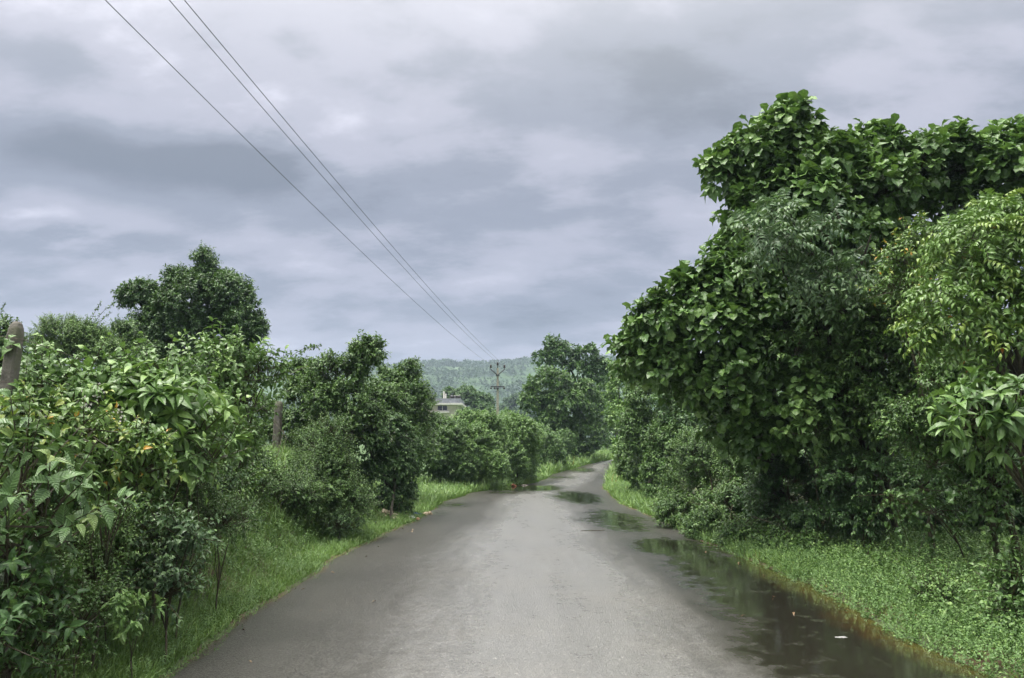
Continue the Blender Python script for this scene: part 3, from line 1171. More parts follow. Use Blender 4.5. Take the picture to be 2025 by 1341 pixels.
for q in range(46):
    px = 705 + q * 7.6 + rng.uniform(-3, 3)
    y = rng.uniform(884, 905)
    x = at(px, 710, y)[0]
    o = empty('ridge_tree', (x, y, float(hill_h(x, y)) - .3), 'small hazy tree standing up from the ridge line of the distant hill', 'tree', 'trees along the ridge of the hill')
    o.rotation_euler = (0, 0, rng.rand() * 6.28)
    s_ = rng.uniform(.55, 1.15)
    o.scale = (s_ * rng.uniform(.9, 1.3), s_, s_ * rng.uniform(.8, 1.1))
    cm, tm = rt[q % 4]
    link_mesh('crown', cm, M['far'], o)
    link_mesh('trunk', tm, M['bark'], o)

# ================================================================== GRASS AND GROUND COVER
def scatter(side, y0, y1, o0, o1, rho, ref=5.0, pw=1.5, seed=0, patch=0.0):
    """points on a verge: density rho per m2 out to y=ref, thinning with distance"""
    r = RS(seed)
    n = int((y1 - y0) * (o1 - o0) * rho)
    y = r.uniform(y0, y1, n)
    keep = r.rand(n) < np.minimum(1, (ref / np.maximum(y, 1)) ** pw)
    y = y[keep]
    of = r.uniform(o0, o1, len(y))
    x = xl(y) - of if side < 0 else xr(y) + of
    if patch:
        k = r.rand(len(y)) < np.clip(.75 + patch * lump(x * 1.3 + seed, y * 1.1), 0, 1)
        x, y, of = x[k], y[k], of[k]
    return x, y, of, r


def blades(LV, x, y, r, lmin, lmax, wid=.045, lean=.6, agev=None):
    n = len(x)
    z = gz(x, y)
    pos = np.stack([x, y, z], 1)
    d = np.stack([r.normal(size=n) * lean, r.normal(size=n) * lean, np.full(n, 1.0)], 1)
    nrm = np.stack([d[:, 0] + r.normal(size=n) * .3, d[:, 1] - .4, np.full(n, .35)], 1)
    grow = np.maximum(1, (y / 9.0)) ** .45
    clump = np.clip(.5 + .5 * lump(x * 2.2, y * 2.2), 0, 1)
    L = r.uniform(lmin, lmax, n) * (.6 + .7 * clump) * np.minimum(grow, 1.6)
    LV.put(pos, d, nrm, L, np.clip(.25 * r.rand(n) + .75 * (.5 + .5 * lump(x * .8, y * .7)) + r.normal(size=n) * .12, 0, 1),
           r.rand(n) * .95, 'blade', 3, wid)


_T[('blade', 3, .09)] = [leaf_template('blade', 3, .085 + .02 * q, curl=.35 + .35 * q, twist=.3) for q in range(4)]
_T[('blade', 3, .14)] = [leaf_template('blade', 3, .12 + .03 * q, curl=.3 + .3 * q, twist=.3) for q in range(4)]

LV = Leaves(300)
x, y, of, r = scatter(-1, 3.0, 32, -.03, .95, 8000, 5.5, 1.2, 1, .35)
blades(LV, x, y, r, .04, .10, .09, .9)
x, y, of, r = scatter(-1, 3.0, 20, .9, 3.2, 3000, 6, 1.1, 2, 1.1)
blades(LV, x, y, r, .07, .19, .09, .8)
x, y, of, r = scatter(-1, 20, 36, .0, 3.5, 900, 20, 1.0, 12)
blades(LV, x, y, r, .10, .20, .14, .7)
x, y, of, r = scatter(-1, 36, 75, .0, 3.0, 160, 36, 1.0, 13)
blades(LV, x, y, r, .2, .35, .14, .7)
x, y, of, r = scatter(1, 4.4, 9.5, -.03, 1.1, 1300, 5.5, 1.2, 3, .8)
blades(LV, x, y, r, .035, .09, .09, 1.0)
x, y, of, r = scatter(1, 4.4, 12, .9, 4.5, 260, 6, 1.2, 4, .9)
blades(LV, x, y, r, .05, .12, .09, 1.0)
x, y, of, r = scatter(1, 9.5, 30, -.02, 1.3, 1500, 9, 1.0, 5)
blades(LV, x, y, r, .06, .14, .14, .85)
x, y, of, r = scatter(1, 30, 75, .0, 2.0, 150, 30, 1.0, 14)
blades(LV, x, y, r, .2, .3, .14, .7)
o = link_mesh('grass', LV.mesh('grass'), M['grass'])
tag(o, 'bright green rain-washed grass along both edges of the road', 'grass', kind='stuff')


def weeds(LV, x, y, r, kind='small', sc=1.0, up=1.0, k=2, stems=False):
    n = len(x)
    z = gz(x, y) + .01
    ax = np.stack([r.normal(size=n) * .55, r.normal(size=n) * .55, np.full(n, up)], 1)
    spray(LV, np.stack([x, y, z], 1), ax, kind, sc, k, stems)


LV = Leaves(310)
x, y, of, r = scatter(-1, 3.0, 20, .55, 3.6, 300, 7, 1.1, 21, .5)
weeds(LV, x, y, r, 'small', .8)
x, y, of, r = scatter(-1, 3.0, 24, -.12, .6, 300, 7, 1.0, 22, .7)
weeds(LV, x, y, r, 'small', .5)
x, y, of, r = scatter(1, 4.2, 13, .35, 6.0, 330, 7, 1.0, 23, .9)
weeds(LV, x, y, r, 'small', .78, 1.0, 3)
x, y, of, r = scatter(1, 4.2, 16, -.13, .7, 520, 7, 1.0, 24, .7)
weeds(LV, x, y, r, 'small', .62, 1.0, 3)
x, y, of, r = scatter(1, 4.2, 13, .4, 5.0, 90, 7, 1.0, 25, 1.2)
weeds(LV, x, y, r, 'heart', .55, 1.0, 4)
x, y, of, r = scatter(-1, 3.5, 16, .7, 3.2, 26, 7, 1.0, 26, .9)
weeds(LV, x, y, r, 'ovate', .7, 1.0, 3)
x, y, of, r = scatter(1, 12, 34, .1, 1.6, 60, 12, .8, 27, .5)
weeds(LV, x, y, r, 'small', 1.0)
x, y, of, r = scatter(-1, 18, 45, .4, 4.0, 45, 20, .8, 28, .6)
weeds(LV, x, y, r, 'small', 1.3)
o = link_mesh('ground_cover', LV.mesh('ground_cover'), M['weed'])
tag(o, 'low broad leaved weeds spreading over bank and verge', 'ground cover', kind='stuff')

# ================================================================== FENCE
fence = empty('fence', at(28, 790, 5.9), 'mossy concrete post fence with rusty wire half buried in vines on the bank', 'fence')


def fence_post(px, ptop, d, w, zbase, lean=0.0):
    top = at(px, ptop, d)
    H = top[2] - zbase
    mb = MB()
    # four-sided post, chamfered, with a rounded head
    secs = [(0, 1.0), (H * .5, .97), (H * .86, .93), (H * .93, .92), (H * .965, .84), (H * .988, .64), (H, .35)]
    V, fs = [], []
    c8 = [(-1, -.72), (-.72, -1), (.72, -1), (1, -.72), (1, .72), (.72, 1), (-.72, 1), (-1, .72)]
    for z, s_ in secs:
        for a_, b_ in c8:
            V.append((top[0] + a_ * w / 2 * s_ - lean * (H - z), d + b_ * w / 2 * (.8 + .2 * s_) * (s_ if s_ < .9 else 1), zbase + z))
    for i_ in range(len(secs) - 1):
        for j_ in range(8):
            k_ = (j_ + 1) % 8
            fs.append((i_ * 8 + j_, i_ * 8 + k_, (i_ + 1) * 8 + k_, (i_ + 1) * 8 + j_))
    fs.append(tuple((len(secs) - 1) * 8 + j_ for j_ in range(8)))
    fs.append(tuple(range(8))[::-1])
    mb.add(V, fs)
    mb.build('post', M['concrete'], fence)
    return top


posts = []
for (px, pt, d, w, lean) in [(34, 636, 5.9, .100, .040), (552, 793, 16.0, .15, .02), (592, 845, 22.0, .15, 0)]:
    top = at(px, pt, d)
    posts.append(fence_post(px, pt, d, w, float(gz(top[0], d)) - .3, lean))
pA, pB = posts[0], posts[1]
mid = pA + (pB - pA) * .5
fx = empty  # keep flake quiet
midtop = at(*[0, 0, 1]) * 0 + mid
mb = MB()
# a post hidden in the vines half way
zb = float(gz(mid[0], mid[1])) - .3
mb.box((mid[0], mid[1], (zb + mid[2]) / 2), (.13, .11, mid[2] - zb))
mb.build('post', M['concrete'], fence)
rngw = RS(3)
prev = np.array([pA[0] + .25, .5, pA[2]])
for dz in (-.14, -.48, -.85, -1.15):
    mb = MB()
    pts = []
    chain = [prev, pA, mid, pB, posts[2]]
    for a_, b_ in zip(chain[:-1], chain[1:]):
        for s_ in np.linspace(0, 1, 9)[:-1]:
            pts.append(a_ + (b_ - a_) * s_ + np.array([.09, 0, dz - .10 * math.sin(math.pi * s_) + rngw.uniform(-.01, .01)]))
    mb.tube(pts, .0028, 4)
    mb.build('wire', M['wire'], fence)

# ================================================================== POWER LINE
PD = 64.0
pb = at(984, 800, PD)
pz0 = float(gz(pb[0], PD))
ptop = at(984, 728, PD)
up_ = empty('utility_pole', (pb[0], PD, pz0), 'slim concrete utility pole with V-shaped bracket rising behind the bushes', 'utility pole')
mb = MB()
mb.box((pb[0], PD, (pz0 + ptop[2]) / 2), (.26, .26, ptop[2] - pz0), taper=.62)
mb.build('pole', M['pole'], up_)
s1 = PD / F
zV = at(984, 742, PD)[2]
zT = at(984, 731, PD)[2]
mb = MB()
hw = 13.5 * s1
for sg in (-1, 1):
    mb.tube([(pb[0], PD - .16, zV - .02), (pb[0] + sg * hw, PD - .16, zT)], .05, 6)
mb.box((pb[0], PD, zV - .02), (.30, .36, .12))
br = mb.build('bracket', M['steel'], up_)
ins = []
for sg in (-1, 1):
    m2 = MB()
    b0 = (pb[0] + sg * hw, PD - .16, zT + .02)
    m2.lathe(b0, [(.025, 0), (.025, .10), (.09, .12), (.10, .18), (.05, .21), (.085, .24), (.08, .32), (.03, .38)])
    m2.build('insulator', M['porcelain'], up_)
    ins.append(np.array(b0) + np.array([0, 0, .36]))
m2 = MB()
b0 = (pb[0], PD, ptop[2])
m2.lathe(b0, [(.03, 0), (.03, .22), (.09, .24), (.10, .30), (.05, .33), (.085, .36), (.08, .44), (.03, .5)])
m2.build('insulator', M['porcelain'], up_)
insT = np.array(b0) + np.array([0, 0, .48])
zL = at(984, 765, PD)[2]
m2 = MB()
m2.box((pb[0], PD - .16, zL), (27 * s1, .07, .09))
m2.build('crossarm', M['steel'], up_)
for dx in (-13, -5.5, 13):
    m2 = MB()
    m2.lathe((pb[0] + dx * s1, PD - .18, zL - .22), [(.03, 0), (.08, .04), (.08, .10), (.03, .14), (.03, .22)])
    m2.build('insulator', M['porcelain'], up_)
m2 = MB()
m2.lathe((pb[0], PD - .2, zL - .25), [(.02, 0), (.09, .03), (.1, .16), (.04, .2)])
m2.build('strap', M['steel'], up_)

# wires: from a pole standing behind the camera, over this one and on to the next
near_c = np.array([-7.1, -9.0, 9.0])
far_c = np.array([13.0, 128.0, 6.6])
axis_near = (np.array([pb[0], PD, 0]) - np.array([near_c[0], near_c[1], 0]))
axis_near /= np.linalg.norm(axis_near)
sidev = np.array([axis_near[1], -axis_near[0], 0])


def cable(name, label, A, B, Cc, sag):
    mb = MB()
    pts = []
    for a_, b_, sg, n_ in ((A, B, sag, 60), (B, Cc, sag * .9, 30)):
        for s_ in np.linspace(0, 1, n_)[:-1]:
            pts.append(a_ + (b_ - a_) * s_ + np.array([0, 0, -4 * sg * s_ * (1 - s_)]))
    pts.append(Cc)
    mb.tube(pts, .0072, 5)
    o = mb.build(name, M['cable'], None, True)
    tag(o, label, 'power line', 'overhead power lines')


SAG = .75
W = [(-.60, 0.0, ins[0]), (0, .50, insT), (.60, 0.0, ins[1])]
LB = ['leftmost overhead wire, set apart from the other two', 'middle overhead wire, held on the top pin of the pole',
      'right overhead wire, running close beside the middle wire']
for (sx, dz, I), lb in zip(W, LB):
    cable('power_line', lb, near_c + sidev * sx + np.array([0, 0, dz]), I, far_c + sidev * sx + np.array([0, 0, dz]), SAG)

# ================================================================== HOUSE
HD = 90.0


def hp(px, py):
    return at(px, py, HD)


hs = empty('house', (hp(880, 850)[0], HD + 3, float(gz(hp(880, 850)[0], HD))), 'cream flat roofed house with grey parapet half hidden behind bushes', 'house')
zg = float(gz(hp(880, 850)[0], HD)) - .2
xR = hp(905, 800)[0]
xL = xR - 8.0
z1, z2, z3 = hp(880, 801)[2], hp(880, 797.5)[2], hp(880, 788)[2]
mb = MB()
mb.box(((xL + xR) / 2, HD + 3.5, (zg + z1) / 2), (xR - xL, 7, z1 - zg))
mb.build('wall', M['wallpaint'], hs)
mb = MB()
mb.box(((xL + xR) / 2 + .1, HD + 3.4, (z1 + z2) / 2), (xR - xL + 1.0, 8.2, z2 - z1))
rf = mb.build('roof', M['slab'], hs)
mb = MB()
mb.box(((xL + xR) / 2 + .1, HD - .1, (z2 + z3) / 2 + .002), (xR - xL + .5, .15, z3 - z2))
mb.box(((xL + xR) / 2 + .1, HD + 7.1, (z2 + z3) / 2 + .002), (xR - xL + .5, .15, z3 - z2))
mb.box((xR + .28, HD + 3.5, (z2 + z3) / 2), (.14, 7.0, z3 - z2 - .01))
mb.build('parapet', M['parapet'], hs)
w1, w2, w3 = hp(866, 801), hp(884, 812), hp(880, 817)
mb = MB()
mb.box(((w1[0] + w2[0]) / 2, HD - .03, (w1[2] + w2[2]) / 2 - .05), (w2[0] - w1[0], .1, w1[2] - w2[2] - .1))
wd = mb.build('window', M['glass'], hs)
mb = MB()
mb.box(((w1[0] + w2[0]) / 2, HD - .09, (w1[2] + w2[2]) / 2 - .05), (.05, .05, w1[2] - w2[2] - .12))
mb.box(((w1[0] + w2[0]) / 2, HD - .09, w2[2] - .02), (w2[0] - w1[0] + .1, .06, .07))
mb.build('frame', M['slab'], wd)
mb = MB()
mb.box(((w1[0] + w2[0]) / 2 - .2, HD - .3, w3[2] + .1), (w2[0] - w1[0] + 1.0, .7, .14))
mb.build('balcony_slab', M['slab'], hs)
ch = hp(876, 782)
mb = MB()
mb.box((ch[0], HD + 1.2, z2 + .75), (.16, .2, 1.5))
mb.box((ch[0] + .22, HD + 1.2, z2 + .6), (.14, .2, 1.2))
mb.build('vent_pipe', M['slab'], hs)
mb = MB()
for dx in (.9, 1.3, 1.75):
    mb.lathe((ch[0] + dx, HD + 2, z2), [(.22, 0), (.24, .3), (.24, .95), (.15, 1.05), (.06, 1.1)])
mb.build('water_tank', M['tank'], hs)

# ================================================================== FAR TREES
plant('dark_tree', 'dark round-topped tree behind the flat roofed house', 'tree',
      [(925, 800, 105, 40, 36), (950, 805, 104, 28, 30), (895, 790, 107, 24, 26), (965, 825, 100, 22, 26), (920, 775, 106, 22, 14), (880, 820, 104, 30, 30)],
      'ovate', 'dark', scale=1.6, cov=2.4, trunk=.3, ragged=.15)
plant('hazy_tree', 'hazy bluish tree on low ground behind the utility pole', 'tree',
      [(1005, 805, 240, 20, 20), (1030, 800, 240, 26, 24), (1015, 825, 235, 34, 20), (1045, 815, 238, 22, 26)],
      'ovate', 'far', scale=2.2, cov=2.0, trunk=.35)
plant('hazy_tree', 'hazy tree clump between the dark tree and the utility pole', 'tree',
      [(972, 832, 200, 18, 14), (985, 838, 200, 18, 12)], 'ovate', 'far', scale=2.0, cov=2.0, trunk=.3)

# ================================================================== LEFT, BEHIND THE FENCE
plant('spreading_tree', 'dark spreading tree with a plume on top, tallest on the left', 'tree',
      [(405, 511, 22, 13, 20, 0.3), (418, 541, 22, 18, 18, 0.4), (350, 546, 22, 26, 20), (420, 571, 22.2, 62, 38, 0.9), (380, 596, 22, 75, 45, 1.1), (455, 586, 22, 42, 50, 0.9), (310, 581, 22, 36, 16, 0.5), (265, 576, 22, 24, 6, 0.3), (480, 636, 22, 42, 48, 0.9), (400, 666, 22.5, 90, 55, 1.3), (330, 651, 22.4, 70, 50, 1.1), (300, 696, 22.5, 80, 50, 1.1), (430, 716, 22.5, 90, 50, 1.1), (505, 646, 22, 18, 22, 0.4), (255, 580, 22, 26, 8, 0.3), (290, 575, 22, 30, 14, 0.5), (490, 600, 22, 30, 36, 0.7), (350, 630, 22, 60, 30, 0.8)],
      'ovate', 'dark', base=(at(400, 700, 22.4)[0], 22.4), scale=1.15, cov=2.2, trunk=.16, ragged=.5)
plant('rounded_shrub', 'fresh green mounded bush between concrete post and the spreading tree', 'shrub',
      [(120, 665, 18, 62, 42), (165, 665, 18, 45, 38), (85, 690, 18, 45, 40), (200, 690, 18, 45, 32), (140, 710, 18, 90, 40)],
      'small', 'fresh', scale=1.25, cov=2.4, trunk=.08)
plant('rounded_shrub', 'dull green bush filling the gap under the spreading tree', 'shrub',
      [(245, 660, 19.5, 34, 28), (220, 690, 19.5, 40, 32), (270, 700, 19.5, 45, 35), (250, 735, 19, 60, 30)],
      'ovate', 'mid', scale=.9, cov=2.0, trunk=.07)
plant('leafy_tree', 'leafy tree at the left edge behind the concrete post', 'tree',
      [(5, 665, 15, 28, 34), (-40, 680, 15, 60, 55), (20, 700, 15, 35, 30), (-20, 740, 15, 60, 40)],
      'ovate', 'mid', scale=.9, cov=2.0, trunk=.10)


def wisps(rows, kind='small'):
    """thin arching twigs that stand out of a crown"""
    def f(LV, root):
        r = LV.r
        for (px, py, d, dx, dy) in rows:
            p0 = at(px, py, d)
            p1 = at(px + dx, py + dy, d)
            t = np.linspace(0, 1, 14)[:, None]
            P = p0 + (p1 - p0) * t + np.array([0, 0, 1.0]) * np.sin(t * 3.14) * np.linalg.norm(p1 - p0) * .12
            LV.sticks(P[:-1], P[1:], np.full(13, .007))
            n = 26
            k = r.randint(3, 14, n)
            dd = unit(r.normal(size=(n, 3)) + np.array([0, 0, .2]))
            LV.put(P[k], dd, r.normal(size=(n, 3)) + np.array([0, 0, 1.]), r.uniform(.05, .10, n), r.rand(n), r.rand(n), 'ovate', 2, .5)
    return f


plant('thorny_shrub', 'straggly shrub with thin arching twigs above the mounded bush', 'shrub',
      [(185, 660, 20, 26, 24), (205, 680, 20, 24, 24)], 'small', 'mid', scale=1.0, cov=1.8, trunk=.03, stems=True,
      extra=wisps([(185, 640, 20, 40, -38), (178, 640, 20, 22, -42), (196, 640, 20, 26, -22), (-5, 640, 20, 14, -40)]))
plant('vine_thicket', 'tangle of dark climbers just behind the fence wires', 'climber',
      [(250, 782, 11, 130, 60), (130, 792, 9.5, 120, 60), (420, 812, 13, 100, 80), (30, 812, 8.5, 80, 70), (460, 822, 15, 44, 60)],
      'ovate', 'dark', scale=.85, cov=1.8, trunk=.03, trunk_name='stem', crown='foliage', cap=3500)
plant('heart_leaf_climber', 'broad heart leaved climber spilling over the fence next to the near post', 'climber',
      [(95, 757, 6.5, 60, 30, 0.3), (150, 757, 6.5, 60, 32, 0.3), (190, 792, 6.4, 60, 40, 0.3), (95, 802, 6.4, 60, 40, 0.3), (225, 777, 6.6, 40, 30, 0.25), (50, 762, 6.3, 30, 40, 0.2)],
      'heart', 'fresh', up=.0, hang=.25, scale=1.0, cov=2.2, trunk=.015, trunk_name='stem', crown='foliage')
plant('heart_leaf_climber', 'pointed mound of heart leaved climber behind the whorled shrub', 'climber',
      [(315, 751, 7.8, 38, 32, 0.3), (345, 781, 7.8, 60, 36, 0.3), (290, 781, 7.8, 50, 36, 0.3), (400, 786, 8, 50, 30, 0.3), (330, 736, 7.9, 20, 18, 0.2)],
      'heart', 'fresh', up=.05, hang=.25, scale=1.0, cov=2.2, trunk=.015, trunk_name='stem', crown='foliage')
plant('tall_shrub', 'tall light green shrub standing over the far end of the fence', 'shrub',
      [(430, 696, 9.2, 35, 30), (465, 706, 9.3, 40, 30), (500, 731, 9.3, 50, 35), (440, 741, 9.2, 50, 40), (535, 745, 9.6, 36, 24), (400, 716, 9.2, 22, 18), (480, 786, 9.3, 70, 45), (495, 790, 9.8, 32, 30)],
      'ovate', 'fresh', base=(at(405, 900, 9.9)[0], 9.9), scale=.95, cov=2.3, trunk=.035, multi=2, cap=3200)
plant('arching_shrub', 'shrub with thin arching twig behind the second fence post', 'shrub',
      [(590, 735, 17, 34, 26), (610, 775, 17, 50, 40), (590, 820, 17, 45, 45), (620, 860, 17, 50, 50), (600, 900, 17, 45, 40), (540, 870, 17.5, 40, 50), (530, 820, 17.5, 40, 50)],
      'ovate', 'mid', scale=.85, cov=2.0, trunk=.03, multi=2, extra=wisps([(575, 705, 14, 62, -20), (590, 700, 14, 40, -12)]))
plant('leaning_tree', 'tree with a pale leafy shoot leaning right at its top', 'tree',
      [(650, 730, 16, 45, 32), (690, 740, 16, 36, 36), (640, 775, 16, 50, 45), (700, 790, 16, 50, 50), (720, 705, 16, 18, 9), (735, 690, 16, 10, 6), (660, 830, 16.3, 60, 50), (725, 840, 16.2, 40, 50)],
      'ovate', 'mid', scale=.9, cov=2.3, trunk=.07, cap=3200)
plant('bushy_tree', 'bushy tree with a round top below the hill line, left of the house', 'tree',
      [(812, 730, 21, 26, 24), (770, 748, 21, 38, 28), (812, 768, 21, 40, 36), (835, 800, 21, 32, 45), (780, 800, 20.5, 50, 45), (745, 790, 20, 36, 50), (830, 860, 21, 36, 45), (790, 860, 20.5, 45, 45)],
      'ovate', 'mid', scale=.95, cov=2.3, trunk=.09, cap=3200)
plant('drooping_shrub', 'big drooping shrub overhanging the litter at the road edge', 'shrub',
      [(770, 850, 17.2, 50, 45), (720, 880, 16.6, 45, 55), (790, 905, 17.2, 42, 45), (750, 945, 17, 45, 50), (790, 970, 17.4, 32, 45), (730, 990, 16.8, 30, 35), (815, 880, 17.5, 22, 18), (800, 940, 17.4, 30, 40)],
      'ovate', 'dark', scale=.82, cov=2.4, trunk=.05, multi=2, hang=.3, up=.1, cap=3200)
plant('feathery_sapling', 'conical feathery sapling on the bank between second post and drooping shrub', 'sapling',
      [(662, 850, 13.2, 18, 24, .15), (655, 885, 13.2, 34, 26, .25), (650, 920, 13.1, 46, 28, .35), (665, 955, 13, 60, 30, .4), (625, 950, 13, 30, 26, .3), (690, 985, 13, 50, 26, .35), (640, 990, 13, 40, 24, .3)],
      'small', 'mid', scale=.95, cov=2.6, trunk=.02, trunk_name='stem', crown='foliage', cap=3200)
plant('low_shrub', 'small dark bush in the grass left of the litter', 'shrub',
      [(665, 1030, 12.6, 26, 20), (690, 1035, 12.8, 16, 14)], 'small', 'dark', base=(at(665, 1050, 12.6)[0], 12.6), scale=.7, cov=2.2, trunk=.01, trunk_name='stem', crown='foliage')
plant('bank_shrub', 'leafy shrub on the bank under the second fence post', 'shrub',
      [(560, 958, 12.4, 45, 24), (600, 968, 12.2, 35, 24), (510, 962, 11.5, 40, 22)], 'small', 'mid', scale=.85, cov=2.0, trunk=.012, trunk_name='stem', crown='foliage')
plant('bank_shrub', 'dark shrub on the bank top left of the second fence post', 'shrub',
      [(455, 880, 11.5, 60, 45), (470, 850, 12.5, 50, 40), (430, 850, 11, 50, 40), (480, 915, 11.8, 40, 28)], 'small', 'dark', scale=1.1, cov=2.0, trunk=.02, trunk_name='stem', crown='foliage')

# near left
plant('bank_shrub', 'leafy growth on the bank crest around the foot of the second fence post', 'shrub',
      [(505, 915, 12.2, 44, 24, .35), (580, 935, 13.6, 34, 22, .35), (470, 950, 10.6, 44, 22, .3), (535, 950, 12.6, 36, 18, .3), (575, 890, 17.2, 34, 26, .4)],
      'ovate', 'fresh', scale=.6, cov=2.2, trunk=.010, trunk_name='stem', crown='foliage', multi=3)
plant('bank_shrub', 'small leaved shrub spilling down the bank just right of the second fence post', 'shrub',
      [(612, 880, 14.6, 36, 44, .4), (600, 938, 13.6, 34, 26, .35), (650, 985, 13.0, 52, 30, .4), (705, 1000, 13.6, 50, 30, .4), (640, 925, 14.2, 50, 40, .5), (600, 985, 12.4, 40, 18, .3)],
      'small', 'mid', scale=.9, cov=2.2, trunk=.012, trunk_name='stem', crown='foliage', multi=3)
plant('bank_shrub', 'light green shrub at the foot of the tall shrub by the fence', 'shrub',
      [(430, 835, 8.9, 60, 40, .3), (465, 870, 9.5, 40, 36, .3), (395, 905, 8.3, 45, 32, .3), (460, 910, 9.3, 40, 26, .3)],
      'ovate', 'fresh', scale=.75, cov=2.2, trunk=.014, trunk_name='stem', crown='foliage', multi=2)
plant('bank_shrub', 'small yellow-green bush low on the bank left of the knee-high sapling', 'shrub',
      [(200, 1040, 5.9, 60, 26, .25), (150, 1080, 5.7, 50, 26, .25), (250, 1080, 5.9, 40, 22, .2), (190, 1130, 5.6, 60, 26, .2)],
      'small', 'fresh', scale=.75, cov=2.2, trunk=.008, trunk_name='stem', crown='foliage', multi=2)
plant('bank_shrub', 'leafy weed clump in front of the dark broad leaved shrub, bottom left', 'shrub',
      [(110, 1165, 5.2, 60, 30, .25), (60, 1215, 4.9, 60, 26, .22), (160, 1215, 5.1, 44, 20, .2), (40, 1280, 4.5, 60, 24, .2), (210, 1170, 5.5, 40, 24, .2)],
      'small', 'mid', scale=.8, cov=2.2, trunk=.008, trunk_name='stem', crown='foliage', multi=2)
plant('bank_shrub', 'loose leafy growth under the layered sapling, high on the bank', 'shrub',
      [(240, 985, 6.4, 60, 24, .25), (310, 985, 6.8, 50, 24, .25), (170, 1010, 6.1, 50, 24, .25), (380, 950, 7.4, 44, 20, .25)],
      'ovate', 'mid', scale=.6, cov=2.2, trunk=.008, trunk_name='stem', crown='foliage', multi=2)
plant('bank_shrub', 'leafy clump on the bank right of the knee-high sapling', 'shrub',
      [(430, 1020, 7.2, 44, 18, .2), (480, 1010, 7.8, 40, 18, .2), (400, 985, 7.4, 40, 20, .2)],
      'small', 'mid', scale=.7, cov=2.2, trunk=.008, trunk_name='stem', crown='foliage', multi=2)
plant('whorled_shrub', 'wide shrub with drooping light green whorls in front of the fence', 'shrub',
      [(300, 795, 6.6, 60, 28, .25), (355, 805, 6.6, 55, 32, .25), (250, 810, 6.6, 40, 28, .25), (395, 845, 6.6, 28, 40, .2), (300, 850, 6.8, 70, 40, .3), (350, 880, 6.9, 60, 36, .3)],
      'whorl', 'fresh', scale=.78, cov=2.6, trunk=.02, trunk_name='stem', crown='foliage', multi=3)
plant('layered_sapling', 'slender sapling with flat layered sprays and yellowish top above the bank', 'sapling',
      [(215, 868, 5.5, 42, 12, .2), (160, 885, 5.5, 30, 14, .2), (265, 880, 5.5, 40, 14, .2), (200, 900, 5.5, 60, 14, .2), (270, 915, 5.5, 44, 14, .2), (215, 940, 5.5, 60, 16, .2), (290, 905, 5.6, 30, 12, .2)],
      'ribbed', 'orange', base=(at(203, 1010, 5.5)[0], 5.5), scale=.50, cov=2.6, trunk=.012, trunk_name='stem', crown='foliage')
plant('thin_sapling', 'thin sapling with one leafy head over the grassy bank', 'sapling',
      [(390, 875, 6.5, 32, 14, .15), (355, 885, 6.5, 22, 16, .15), (415, 890, 6.5, 20, 10, .12), (375, 905, 6.5, 26, 14, .15)],
      'ovate', 'fresh', base=(at(362, 1010, 6.4)[0], 6.4), scale=.72, cov=2.6, trunk=.010, trunk_name='stem', crown='foliage')
plant('thicket_shrub', 'shaded understory shrub below the whorled shrub', 'shrub',
      [(250, 960, 7.0, 70, 40, .4), (330, 950, 7.2, 60, 40, .4), (410, 960, 7.8, 50, 30, .4), (140, 990, 6.2, 60, 40, .3), (70, 1000, 5.8, 60, 50, .3), (180, 830, 7, 60, 50, .3)],
      'small', 'dark', scale=1.0, cov=2.0, trunk=.012, trunk_name='stem', crown='foliage', cap=3500)
plant('orange_tipped_shrub', 'shrub with yellow and orange leaf tips below the near fence post', 'shrub',
      [(60, 820, 5.0, 60, 20, .2), (20, 850, 4.9, 45, 26, .2), (110, 860, 5.0, 60, 20, .2), (60, 880, 4.9, 60, 20, .2), (160, 835, 5.1, 45, 22, .2)],
      'ribbed', 'orange', scale=.52, cov=2.6, trunk=.014, trunk_name='stem', crown='foliage')
plant('ribbed_leaf_shrub', 'shrub with large ribbed drooping leaves at the left picture edge', 'shrub',
      [(45, 925, 4.5, 60, 26, .2), (90, 985, 4.5, 40, 24, .2), (10, 990, 4.4, 40, 30, .2), (60, 1040, 4.5, 60, 26, .25), (-10, 930, 4.4, 30, 40, .2)],
      'ribbed', 'ribbed', scale=.88, cov=2.8, trunk=.016, trunk_name='stem', crown='foliage')
plant('dark_leaf_shrub', 'dark broad leaved shrub at the foot of the bank, bottom left corner', 'shrub',
      [(20, 1100, 4.5, 60, 50, .3), (80, 1120, 4.7, 45, 40, .25), (10, 1190, 4.4, 40, 50, .25), (60, 1200, 4.6, 30, 25, .2), (-20, 1250, 4.2, 40, 50, .25)],
      'ribbed', 'dark', scale=.62, cov=2.4, trunk=.014, trunk_name='stem', crown='foliage')
plant('bank_sapling', 'knee-high sapling with pale sprays beside the bright verge grass', 'sapling',
      [(320, 1035, 6.1, 44, 12, .2), (370, 1040, 6.1, 34, 14, .2), (330, 1070, 6.1, 50, 18, .2), (300, 1110, 6.0, 34, 18, .2), (350, 1125, 6.0, 44, 26, .25), (320, 1160, 5.9, 34, 20, .2)],
      'ovate', 'blue', base=(at(335, 1190, 5.8)[0], 5.8), scale=.62, cov=2.7, trunk=.010, trunk_name='stem', crown='foliage')
plant('pale_seedling', 'tiny seedling with pale whorled leaves in the verge grass', 'seedling',
      [(250, 1203, 5.2, 16, 4, .06), (285, 1203, 5.2, 16, 4, .06), (268, 1208, 5.2, 20, 4, .06)],
      'whorl', 'pale', base=(at(268, 1235, 5.2)[0], 5.2), scale=.32, cov=4.0, trunk=.005, trunk_name='stem', crown='foliage', stems=False)

